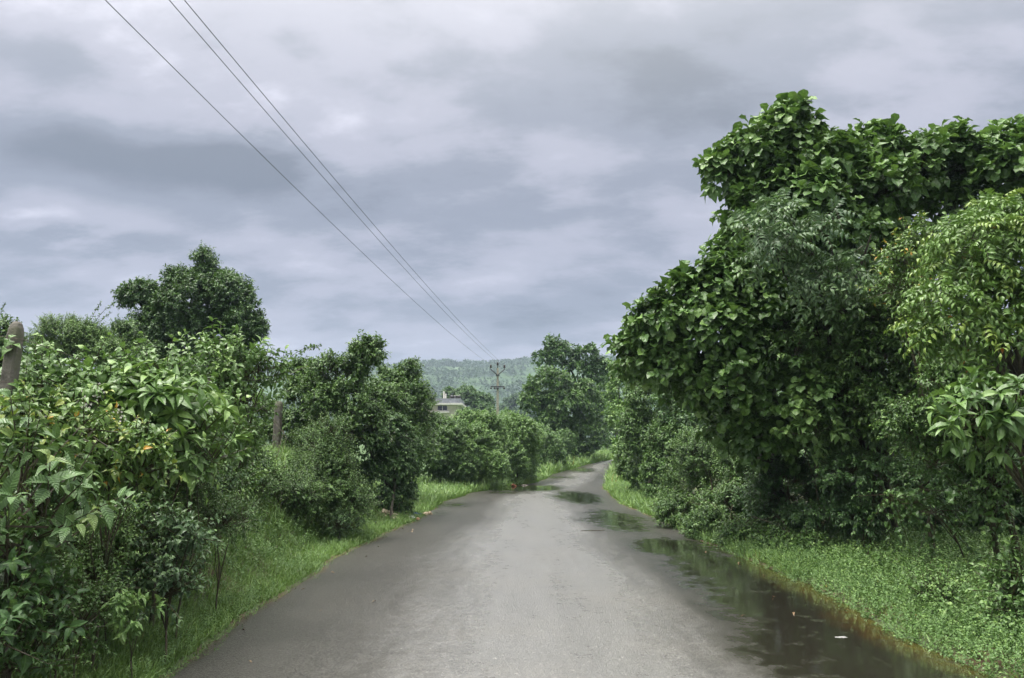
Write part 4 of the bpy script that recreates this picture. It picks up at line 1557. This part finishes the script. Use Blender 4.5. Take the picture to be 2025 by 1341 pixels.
# seedling with two round pale leaves
p = at(108, 1196, 4.7)
gzz = float(gz(p[0], p[1]))
o = empty('round_leaf_seedling', (p[0], p[1], gzz), 'seedling with two round pale yellow-green leaves under the dark shrub', 'seedling')
mb = MB()
mb.tube([(p[0], p[1], gzz - .02), (p[0] + .01, p[1], (gzz + p[2]) / 2), (p[0], p[1], p[2])], .003, 5)
mb.build('stem', M['twig'], o)
for dx, dz, L_ in ((.035, .01, .075), (-.035, -.012, .07), (.02, -.03, .045)):
    LV = Leaves(77)
    LV.put(p[None] + np.array([[dx * .2, -.01, dz]]), np.array([[dx * 12, -.35, .25]]), np.array([[0, -.6, .8]]), np.array([L_]), np.array([.6]), np.array([.9]), 'heart', 4, .85)
    link_mesh('leaf', LV.mesh('leaf', (p[0], p[1], gzz)), M['pale'], o)

# white flower sprays among the near climbers
M['petal'] = plain('petal', (.62, .61, .54), .6, .1, 40, 0, 0)
FL = [(192, 775, 6.0, 'small white flower spray beside the near post climber, upper of three'),
      (168, 798, 6.0, 'small white flower spray among leaves, closest to the near post'),
      (236, 825, 6.0, 'small white flower spray tucked against the whorled shrub')]
for (px, py, d, lb) in FL:
    p = at(px, py, d)
    r = RS(px)
    o = empty('flower_spray', tuple(p + np.array([0, 0, -.12])), lb, 'flowers', 'white flower sprays')
    mb = MB()
    mb.tube([p + np.array([0, .05, -.16]), p + np.array([.01, 0, -.04]), p + np.array([0, 0, .07])], .003, 5)
    mb.build('stem', M['twig'], o)
    LV = Leaves(px)
    n = 16
    cc = p + r.normal(size=(n, 3)) * np.array([.022, .02, .04])
    for q in range(5):
        an = q * 1.2566 + r.rand(n)
        dd = np.stack([np.cos(an), np.full(n, -.35), np.sin(an)], 1)
        LV.put(cc, dd, np.tile([0, -1., .3], (n, 1)), np.full(n, .011), r.rand(n), r.rand(n), 'ovate', 2, .8)
    link_mesh('blossom', LV.mesh('blossom', p + np.array([0, 0, -.12])), M['petal'], o)

# ================================================================== MIDDLE DISTANCE, LEFT OF THE ROAD
plant('thick_bush', 'thick bush behind the grassy lay-by with the white bag', 'bush',
      [(880, 870, 27.5, 48, 48), (850, 900, 27, 42, 45), (900, 915, 27.5, 45, 40), (860, 850, 28, 30, 28)], 'ovate', 'mid', scale=.85, cov=2.6, trunk=.05, ragged=.5, group='bushes left of the bend')
plant('thick_bush', 'fresh topped bush in front of the dark round-topped tree', 'bush',
      [(930, 835, 29, 42, 30), (960, 860, 28.5, 45, 40), (930, 890, 28, 45, 45), (965, 920, 28, 45, 34), (905, 850, 29, 28, 26)], 'ovate', 'fresh', scale=.85, cov=2.6, trunk=.05, ragged=.5, group='bushes left of the bend')
plant('thick_bush', 'rounded bush at the foot of the utility pole', 'bush',
      [(1005, 835, 32, 36, 28), (1020, 865, 31, 45, 40), (1000, 905, 30.5, 45, 40), (1040, 910, 31.5, 30, 36), (1050, 870, 32, 26, 30)], 'ovate', 'fresh', scale=.85, cov=2.6, trunk=.05, ragged=.5, group='bushes left of the bend')
plant('thick_bush', 'darker bush between the utility pole bush and the tall tree pair', 'bush',
      [(1075, 885, 40, 30, 34), (1100, 900, 42, 26, 26), (1065, 860, 42, 26, 24), (1110, 875, 46, 26, 26)], 'ovate', 'mid', scale=.85, cov=2.4, trunk=.05, ragged=.5, group='bushes left of the bend')
plant('broad_tree', 'tall leafy tree left of the bend, the one with the highest top', 'tree',
      [(1095, 680, 54, 24, 18), (1115, 700, 54, 42, 26), (1070, 710, 54, 28, 20), (1160, 705, 54, 36, 26), (1140, 740, 54, 50, 30), (1175, 735, 54, 26, 28), (1190, 720, 54, 14, 14)],
      'ovate', 'dark', base=(at(1150, 900, 55)[0], 55), scale=1.9, cov=2.2, trunk=.28)
plant('broad_tree', 'fresh green tree standing in front of the taller leafy tree at the bend', 'tree',
      [(1085, 760, 50, 48, 36), (1060, 780, 50, 32, 36), (1120, 800, 50, 48, 40), (1080, 825, 50, 36, 30), (1160, 800, 51, 36, 50), (1105, 860, 50, 40, 34), (1150, 860, 51, 42, 40), (1185, 850, 53, 22, 40), (1120, 900, 50, 50, 18)],
      'ovate', 'mid', base=(at(1120, 900, 51)[0], 51), scale=1.7, cov=2.4, trunk=.22)
plant('roadside_tree', 'pale green trees closing the view beyond the bend', 'tree',
      [(1205, 760, 80, 26, 40), (1230, 740, 82, 30, 30), (1200, 810, 80, 26, 40), (1220, 735, 78, 34, 30), (1262, 735, 78, 34, 34), (1220, 860, 84, 40, 30), (1195, 880, 86, 26, 18)],
      'ovate', 'fresh', scale=2.2, cov=2.2, trunk=.2)

# ================================================================== RIGHT OF THE ROAD
plant('roadside_shrub', 'leafy shrub at the bend where the road slips behind the right side', 'shrub',
      [(1230, 770, 36, 30, 34), (1220, 820, 35, 24, 34), (1250, 830, 34, 40, 50), (1230, 880, 33, 24, 34), (1260, 720, 36, 36, 26), (1220, 730, 37, 18, 14)],
      'ovate', 'fresh', scale=1.5, cov=2.3, trunk=.10)
plant('roadside_shrub', 'round shrub behind the grass tongue on the right', 'shrub',
      [(1245, 900, 26, 34, 36), (1280, 850, 24, 60, 50), (1260, 930, 24.5, 40, 36), (1310, 920, 22, 50, 50), (1290, 790, 24, 60, 50), (1330, 860, 22, 50, 60), (1300, 970, 21.5, 34, 24)],
      'ovate', 'mid', scale=1.0, cov=2.3, trunk=.07, multi=2, cap=3200)
plant('roadside_shrub', 'dense shrub wall hanging over the grass, under the big-leaved tree', 'shrub',
      [(1370, 960, 17, 60, 50), (1340, 1000, 17, 34, 30), (1420, 1000, 15.6, 60, 46), (1390, 900, 16.6, 70, 56), (1470, 930, 15, 70, 60), (1480, 1030, 14.2, 50, 36)],
      'small', 'mid', scale=1.35, cov=2.4, trunk=.04, multi=3, cap=3200)
plant('roadside_shrub', 'dark small-leaved shrub beside the muddy puddle edge', 'shrub',
      [(1540, 1030, 12.6, 60, 50), (1560, 960, 12.8, 70, 60), (1500, 980, 13.4, 50, 50), (1600, 1040, 12.2, 50, 40), (1640, 980, 12.6, 50, 60), (1540, 1080, 12.2, 36, 20)],
      'ovate', 'dark', scale=.80, cov=2.3, trunk=.04, multi=3, cap=3200)
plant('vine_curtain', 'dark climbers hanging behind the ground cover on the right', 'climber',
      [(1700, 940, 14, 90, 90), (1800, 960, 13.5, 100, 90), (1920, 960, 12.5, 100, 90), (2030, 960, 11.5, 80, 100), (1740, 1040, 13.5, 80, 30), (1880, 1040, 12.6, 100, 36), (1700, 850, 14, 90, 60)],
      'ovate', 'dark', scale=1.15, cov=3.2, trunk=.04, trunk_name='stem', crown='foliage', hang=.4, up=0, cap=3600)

plant('roadside_shrub', 'low leafy growth creeping from the shrub wall to the asphalt edge', 'shrub',
      [(1335, 1012, 15.2, 46, 30, .5), (1400, 1035, 13.6, 50, 34, .5), (1465, 1058, 12.5, 48, 34, .45), (1530, 1078, 11.7, 44, 32, .4), (1590, 1085, 11.2, 44, 30, .4), (1440, 1000, 14, 60, 40, .6)],
      'ovate', 'mid', scale=.62, cov=2.2, trunk=.015, trunk_name='stem', crown='foliage', multi=3, up=.15)
plant('background_shrub', 'dim shrub mass seen through the gap under the lower large-leaved tree', 'shrub',
      [(1400, 850, 21, 90, 70), (1480, 880, 19.5, 90, 80), (1340, 800, 22, 60, 60), (1560, 900, 18, 90, 80), (1460, 780, 21, 80, 60), (1600, 820, 18, 80, 70)],
      'ovate', 'dark', scale=1.3, cov=2.6, trunk=.06)
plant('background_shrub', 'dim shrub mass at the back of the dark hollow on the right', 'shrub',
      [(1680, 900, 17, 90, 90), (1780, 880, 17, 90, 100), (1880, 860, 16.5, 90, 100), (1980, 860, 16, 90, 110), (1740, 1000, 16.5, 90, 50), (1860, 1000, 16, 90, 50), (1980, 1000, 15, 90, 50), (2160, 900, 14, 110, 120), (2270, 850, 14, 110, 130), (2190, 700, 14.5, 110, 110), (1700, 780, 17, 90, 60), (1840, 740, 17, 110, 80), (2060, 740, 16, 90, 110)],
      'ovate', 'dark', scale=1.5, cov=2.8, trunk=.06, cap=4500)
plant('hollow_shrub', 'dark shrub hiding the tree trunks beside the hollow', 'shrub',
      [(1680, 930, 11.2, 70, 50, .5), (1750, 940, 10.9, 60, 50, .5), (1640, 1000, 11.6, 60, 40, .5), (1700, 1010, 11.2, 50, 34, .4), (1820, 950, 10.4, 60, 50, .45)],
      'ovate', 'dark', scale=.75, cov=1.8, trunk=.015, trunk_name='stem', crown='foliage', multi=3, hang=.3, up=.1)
TK = plant('large_leaved_tree', 'big tree with very large leaves, tallest on the right', 'tree',
           [(1558, 246, 12, 20, 24, .3), (1545, 275, 12, 26, 20, .3), (1572, 290, 12, 42, 26, .45), (1590, 325, 12, 75, 42, .8), (1478, 300, 12, 34, 26, .4), (1432, 345, 12, 38, 18, .3), (1492, 355, 12, 55, 40, .7), (1495, 410, 12, 58, 50, .8), (1475, 475, 12, 44, 36, .6),
            (1700, 318, 12.4, 70, 40, .8), (1735, 296, 12.4, 34, 24, .4), (1650, 330, 12.4, 70, 50, .9), (1790, 335, 12.4, 70, 36, .8), (1880, 308, 12.4, 60, 34, .7), (1990, 300, 12.2, 45, 46, .7), (1820, 350, 12.6, 100, 60, 1.1), (1960, 350, 12.5, 100, 60, 1.1),
            (1560, 400, 12, 100, 60, 1.1), (1700, 400, 12.4, 110, 60, 1.1), (1560, 480, 12.2, 90, 60, 1.0), (1680, 500, 12.4, 110, 60, 1.1), (1850, 450, 12.8, 120, 70, 1.1), (2090, 320, 12.5, 90, 70, 1.0), (2100, 430, 12.8, 100, 80, 1.1)],
           'broad', 'teak', base=(at(1760, 900, 14)[0], 14.0), scale=.64, cov=2.0, trunk=.20, ragged=.65, cap=4200, stems=True)
plant('large_leaved_tree', 'lower large-leaved tree reaching left over the road below the tallest one', 'tree',
      [(1345, 580, 11.6, 36, 24, .35), (1300, 625, 11.6, 34, 20, .3), (1375, 610, 11.6, 50, 40, .6), (1420, 560, 11.6, 60, 40, .6), (1440, 520, 11.8, 50, 40, .6), (1530, 540, 12, 60, 40, .6), (1480, 560, 11.8, 60, 40, .7), (1410, 660, 11.6, 80, 50, .8), (1320, 705, 11.8, 50, 30, .5), (1262, 700, 12.2, 32, 20, .3), (1290, 655, 11.8, 30, 20, .3),
       (1500, 650, 11.8, 90, 60, 1.0), (1350, 745, 12, 60, 40, .7), (1430, 750, 11.8, 80, 60, .9), (1600, 600, 12, 100, 60, 1.0), (1540, 760, 12, 90, 60, 1.0), (1640, 700, 12, 100, 70, 1.0), (1700, 610, 12.4, 90, 60, .9), (1480, 840, 12.4, 80, 50, .8), (1600, 840, 12.4, 90, 50, .9)],
      'broad', 'teak', base=(at(1560, 900, 13.6)[0], 13.6), scale=.57, cov=2.0, trunk=.15, ragged=.65, cap=4200, stems=True)
plant('feather_leaved_tree', 'grey-green feather leaved branches hanging in front of the tallest tree', 'tree',
      [(1560, 425, 10.4, 60, 24, .4), (1500, 455, 10.4, 50, 26, .4), (1610, 470, 10.4, 60, 34, .4), (1540, 500, 10.4, 50, 34, .4), (1640, 430, 10.6, 50, 24, .4), (1720, 470, 10.8, 60, 40, .5), (1600, 560, 10.6, 50, 30, .4), (1660, 545, 10.6, 50, 36, .4)],
      'pinnate', 'blue', base=(at(1700, 900, 12.8)[0], 12.8), scale=.85, cov=1.15, trunk=.09, up=.0, hang=.05, ragged=.6)
plant('mixed_shrub', 'tall mid-green shrub filling the space under the feather leaved branches', 'shrub',
      [(1680, 620, 11, 80, 50, .6), (1760, 600, 10.8, 70, 60, .6), (1720, 700, 11, 90, 60, .7), (1640, 780, 11.2, 80, 60, .7), (1780, 780, 10.8, 90, 70, .7), (1700, 850, 11.4, 80, 50, .6), (1850, 700, 10.4, 80, 80, .7), (1560, 700, 11.2, 60, 50, .5)],
      'ovate', 'mid', base=(at(1740, 900, 12)[0], 12.0), scale=.95, cov=2.1, trunk=.07, multi=3, cap=3800)
plant('reddish_tip_shrub', 'shrub with a few orange leaves beside the light green feather fronds', 'shrub',
      [(1830, 465, 9.6, 40, 26, .3), (1800, 500, 9.6, 45, 30, .35), (1770, 560, 9.6, 50, 40, .4), (1850, 540, 9.6, 50, 40, .4), (1830, 600, 9.6, 50, 40, .4)],
      'ovate', 'orange', base=(at(1830, 900, 10.5)[0], 10.5), scale=.72, cov=1.8, trunk=.04)
plant('light_frond_tree', 'light yellow-green tree with curved feather fronds at the right edge', 'tree',
      [(1990, 430, 7.8, 50, 24, .3), (1920, 470, 7.8, 60, 28, .35), (2000, 500, 7.7, 60, 36, .4), (1900, 530, 7.8, 70, 30, .4), (1860, 590, 7.8, 70, 28, .35), (1960, 580, 7.7, 70, 40, .4), (2040, 590, 7.6, 50, 50, .4), (1900, 640, 7.8, 70, 36, .4), (1990, 660, 7.7, 60, 40, .4)],
      'pinnate', 'yell', base=(at(2080, 900, 8.6)[0], 8.6), scale=.66, cov=2.4, trunk=.07, up=.05, hang=.05, cap=3200)
plant('shaded_shrub', 'shaded leafy shrub below the light green fronds, behind the whorled branches', 'shrub',
      [(1940, 720, 8.6, 80, 50, .5), (1860, 760, 8.8, 70, 50, .5), (2010, 770, 8.4, 60, 60, .5), (1900, 830, 8.8, 80, 60, .5), (2000, 880, 8.6, 60, 60, .5), (1800, 830, 9.2, 60, 50, .5), (1860, 900, 9.2, 70, 40, .5), (1960, 940, 8.8, 60, 40, .4)],
      'ovate', 'mid', base=(at(1960, 900, 9.4)[0], 9.4), scale=.66, cov=1.9, trunk=.04, multi=3, cap=3400)
plant('whorled_tree', 'branches with large star-shaped leaf whorls at the right edge', 'tree',
      [(1965, 790, 6.6, 30, 14, .2), (1890, 825, 6.6, 36, 14, .2), (1930, 810, 6.6, 40, 20, .2), (2010, 800, 6.5, 40, 26, .2), (1980, 850, 6.6, 50, 26, .25), (2030, 850, 6.5, 30, 30, .2), (1960, 880, 6.7, 30, 18, .2)],
      'whorl', 'mid', base=(at(2090, 900, 7.6)[0], 7.6), scale=.70, cov=2.6, trunk=.04)
plant('hanging_climber', 'loose strands of small heart leaves hanging before the dark hollow', 'climber',
      [(1800, 985, 9.5, 50, 14, .2), (1760, 970, 9.5, 30, 16, .2), (1850, 1000, 9.4, 40, 14, .2), (1940, 1010, 9.0, 22, 34, .2), (1900, 960, 9.0, 36, 26, .2), (1980, 1000, 8.8, 40, 26, .2)],
      'heart', 'mid', base=(at(1900, 1000, 9.8)[0], 9.8), scale=.78, cov=1.2, trunk=.012, trunk_name='stem', crown='foliage', hang=.6, up=-.2)
plant('edge_shrub', 'upright leafy shrub at the lower right picture edge', 'shrub',
      [(2020, 1120, 6.6, 26, 22, .2), (2005, 1160, 6.6, 24, 26, .2), (2030, 1200, 6.5, 34, 30, .25), (2015, 1240, 6.5, 26, 22, .2), (2050, 1150, 6.6, 40, 60, .25)],
      'ovate', 'mid', scale=.62, cov=2.6, trunk=.012, trunk_name='stem', crown='foliage')
plant('pale_leaf_shoot', 'shoot of pale large leaves lit against the dark hollow', 'shrub',
      [(1610, 775, 11.0, 16, 16, .15), (1590, 820, 11.0, 26, 16, .15), (1615, 845, 11.0, 20, 14, .15), (1580, 850, 11.0, 14, 10, .15)],
      'broad', 'pale', base=(at(1620, 900, 12.2)[0], 12.2), scale=.5, cov=3.0, trunk=.015, trunk_name='stem', crown='foliage')
plant('round_weed', 'patch of round pale leaved weed on the right verge', 'weed',
      [(1835, 1160, 7.4, 36, 12, .15), (1870, 1170, 7.3, 26, 12, .15)], 'heart', 'fresh', scale=.42, cov=2.6, trunk=.004, trunk_name='stem', crown='foliage')

# ================================================================== LITTER
def crumple(px, py, size, col, label, name='plastic_bag', cat='litter', rough=.45, flat=.5, seed=None, z=None, group='litter along the road edge'):
    seed = px if seed is None else seed
    r = RS(seed)
    g = ground_hit(px, py)
    zz = max(float(gz(g[0], g[1])), float(road_z(g[1])) + .012) if z is None else z
    me = bpy.data.meshes.new(name)
    import bmesh
    bm = bmesh.new()
    bmesh.ops.create_icosphere(bm, subdivisions=4, radius=1)
    K = r.normal(size=(9, 3)) * 2.6
    ph = r.rand(9) * 6.28
    dirs = unit(r.normal(size=(5, 3)))
    for v in bm.verts:
        c = np.array(v.co)
        s_ = 1 + sum(.10 * math.sin(float(K[q] @ c) * (1 + q * .5) + ph[q]) for q in range(9))
        f = abs(math.sin(float(K[0] @ c) * 3 + ph[1])) * .22
        s_ -= f
        for q in dirs:
            s_ += .45 * max(0, float(q @ c) - .82) * 3
        c = c * s_ * np.array(size) / 2
        c[2] = max(c[2], -size[2] * .12) + size[2] * .10
        v.co = c
    bm.to_mesh(me)
    bm.free()
    if name not in ('stone',):
        for p_ in me.polygons:
            p_.use_smooth = False
    key = 'lit%s' % (tuple(col),)
    if key not in M:
        M[key] = plain('thin_plastic', col, rough, .12, 30, 0, .3)
    me.materials.append(M[key])
    o = bpy.data.objects.new(name, me)
    C.objects.link(o)
    o.location = (g[0], g[1], zz)
    o.rotation_euler = (0, 0, r.rand() * 3)
    tag(o, label, cat, group)
    return o


crumple(765, 1030, (.42, .26, .20), (.40, .33, .25), 'crumpled tan cloth sack lying in the grass by the road edge', 'cloth_sack', rough=.8)
crumple(783, 1032, (.16, .14, .14), (.58, .50, .42), 'small beige scrap right beside the tan sack', 'cloth_scrap', rough=.8)
crumple(803, 1022, (.20, .16, .10), (.55, .48, .30), 'yellowish paper wrapper left of the blue bag', 'paper_wrapper', rough=.7)
crumple(812, 1027, (.16, .14, .09), (.62, .64, .70), 'whitish plastic scrap just before the blue bag', 'plastic_scrap')
crumple(824, 1021, (.20, .18, .12), (.04, .09, .22), 'small dark blue plastic bag in the litter at the road edge', 'plastic_bag')
crumple(826, 1028, (.22, .10, .05), (.42, .25, .16), 'flat orange wrapper in front of the blue bag', 'paper_wrapper')
crumple(845, 1018, (.22, .16, .10), (.42, .33, .24), 'brownish crumpled paper closest to the asphalt', 'paper_scrap', rough=.8)
crumple(843, 979, (.36, .22, .16), (.80, .78, .74), 'white plastic bag alone on the grassy lay-by', 'plastic_bag')
crumple(993, 961, (.42, .22, .12), (.55, .57, .58), 'white bag at the road edge left of the orange bag', 'plastic_bag')
crumple(1016, 962, (.20, .17, .13), (.36, .15, .08), 'bright orange plastic bag at the road edge', 'plastic_bag')
crumple(1037, 961, (.26, .16, .07), (.45, .40, .36), 'flat pinkish scrap right of the orange bag', 'plastic_scrap')
crumple(605, 1082, (.07, .06, .04), (.80, .80, .78), 'tiny white scrap in the verge grass', 'paper_scrap')
crumple(1664, 1264, (.10, .04, .012), (.36, .36, .35), 'small white flattened scrap on the dark wet asphalt', 'plastic_scrap', flat=.2)
crumple(738, 1047, (.34, .10, .03), (.62, .58, .46), 'pale strip of wrapper where grass meets asphalt', 'paper_wrapper')

# bits fallen on the road
mb = MB()
g = ground_hit(1172, 1054)
zr_ = float(road_z(g[1])) + .035
mb.tube([g + np.array([-.22, .02, .035]), g + np.array([-.05, 0, .045]), g + np.array([.15, .03, .04]), g + np.array([.24, .09, .042])], [.004, .008, .006, .003], 5)
mb.tube([g + np.array([-.05, 0, .045]), g + np.array([-.02, -.09, .04])], [.005, .002], 5)
o = mb.build('twig', M['twig'])
tag(o, 'thin dark twig lying across the wet road', 'twig')
r = RS(12)
LVm = Leaves(900)
LVm.put(np.zeros((1, 3)), np.array([[0, 1., 0]]), np.array([[0, 0, 1.]]), np.array([1.0]), np.array([.5]), np.array([.2]), 'ovate', 4, .5)
lm = LVm.mesh('fallen_leaf')
M['dead'] = plain('dead_leaf', (.16, .10, .04), .5, .3, 40, 0, .3)
for q in range(26):
    y = r.uniform(4.2, 15)
    sd_ = r.choice([-1, 1])
    off = abs(r.normal()) * .5 + .1
    x = float(xl(y)) + off if sd_ < 0 else float(xr(y)) - off
    o = link_mesh('fallen_leaf', lm, M['dead'])
    s_ = (x - float(xl(y))) / (float(xr(y)) - float(xl(y))) * 2 - 1
    o.location = (x, y, float(road_z(y)) + .035 * (1 - s_ * s_) + .012)
    k_ = r.uniform(.035, .07)
    o.scale = (k_, k_, k_)
    o.rotation_euler = (r.uniform(-.15, .15), r.uniform(-.15, .15), r.rand() * 6.28)
    tag(o, 'small brown fallen leaf stuck to the wet road margin', 'fallen leaf', 'fallen leaves on the road')

# ================================================================== HAZE
m = bpy.data.materials.new('haze')
m.use_nodes = True
t = m.node_tree
for n in list(t.nodes):
    t.nodes.remove(n)
pv = t.nodes.new('ShaderNodeVolumePrincipled')
pv.inputs['Color'].default_value = (.66, .79, 1.0, 1)
pv.inputs['Density'].default_value = .00046
pv.inputs['Anisotropy'].default_value = .1
mo = t.nodes.new('ShaderNodeOutputMaterial')
t.links.new(pv.outputs[0], mo.inputs['Volume'])
mb = MB()
mb.box((0, 840, 80), (3400, 1760, 170))
o = mb.build('haze', m)
tag(o, 'thin bluish haze in the valley air', 'haze', kind='stuff')
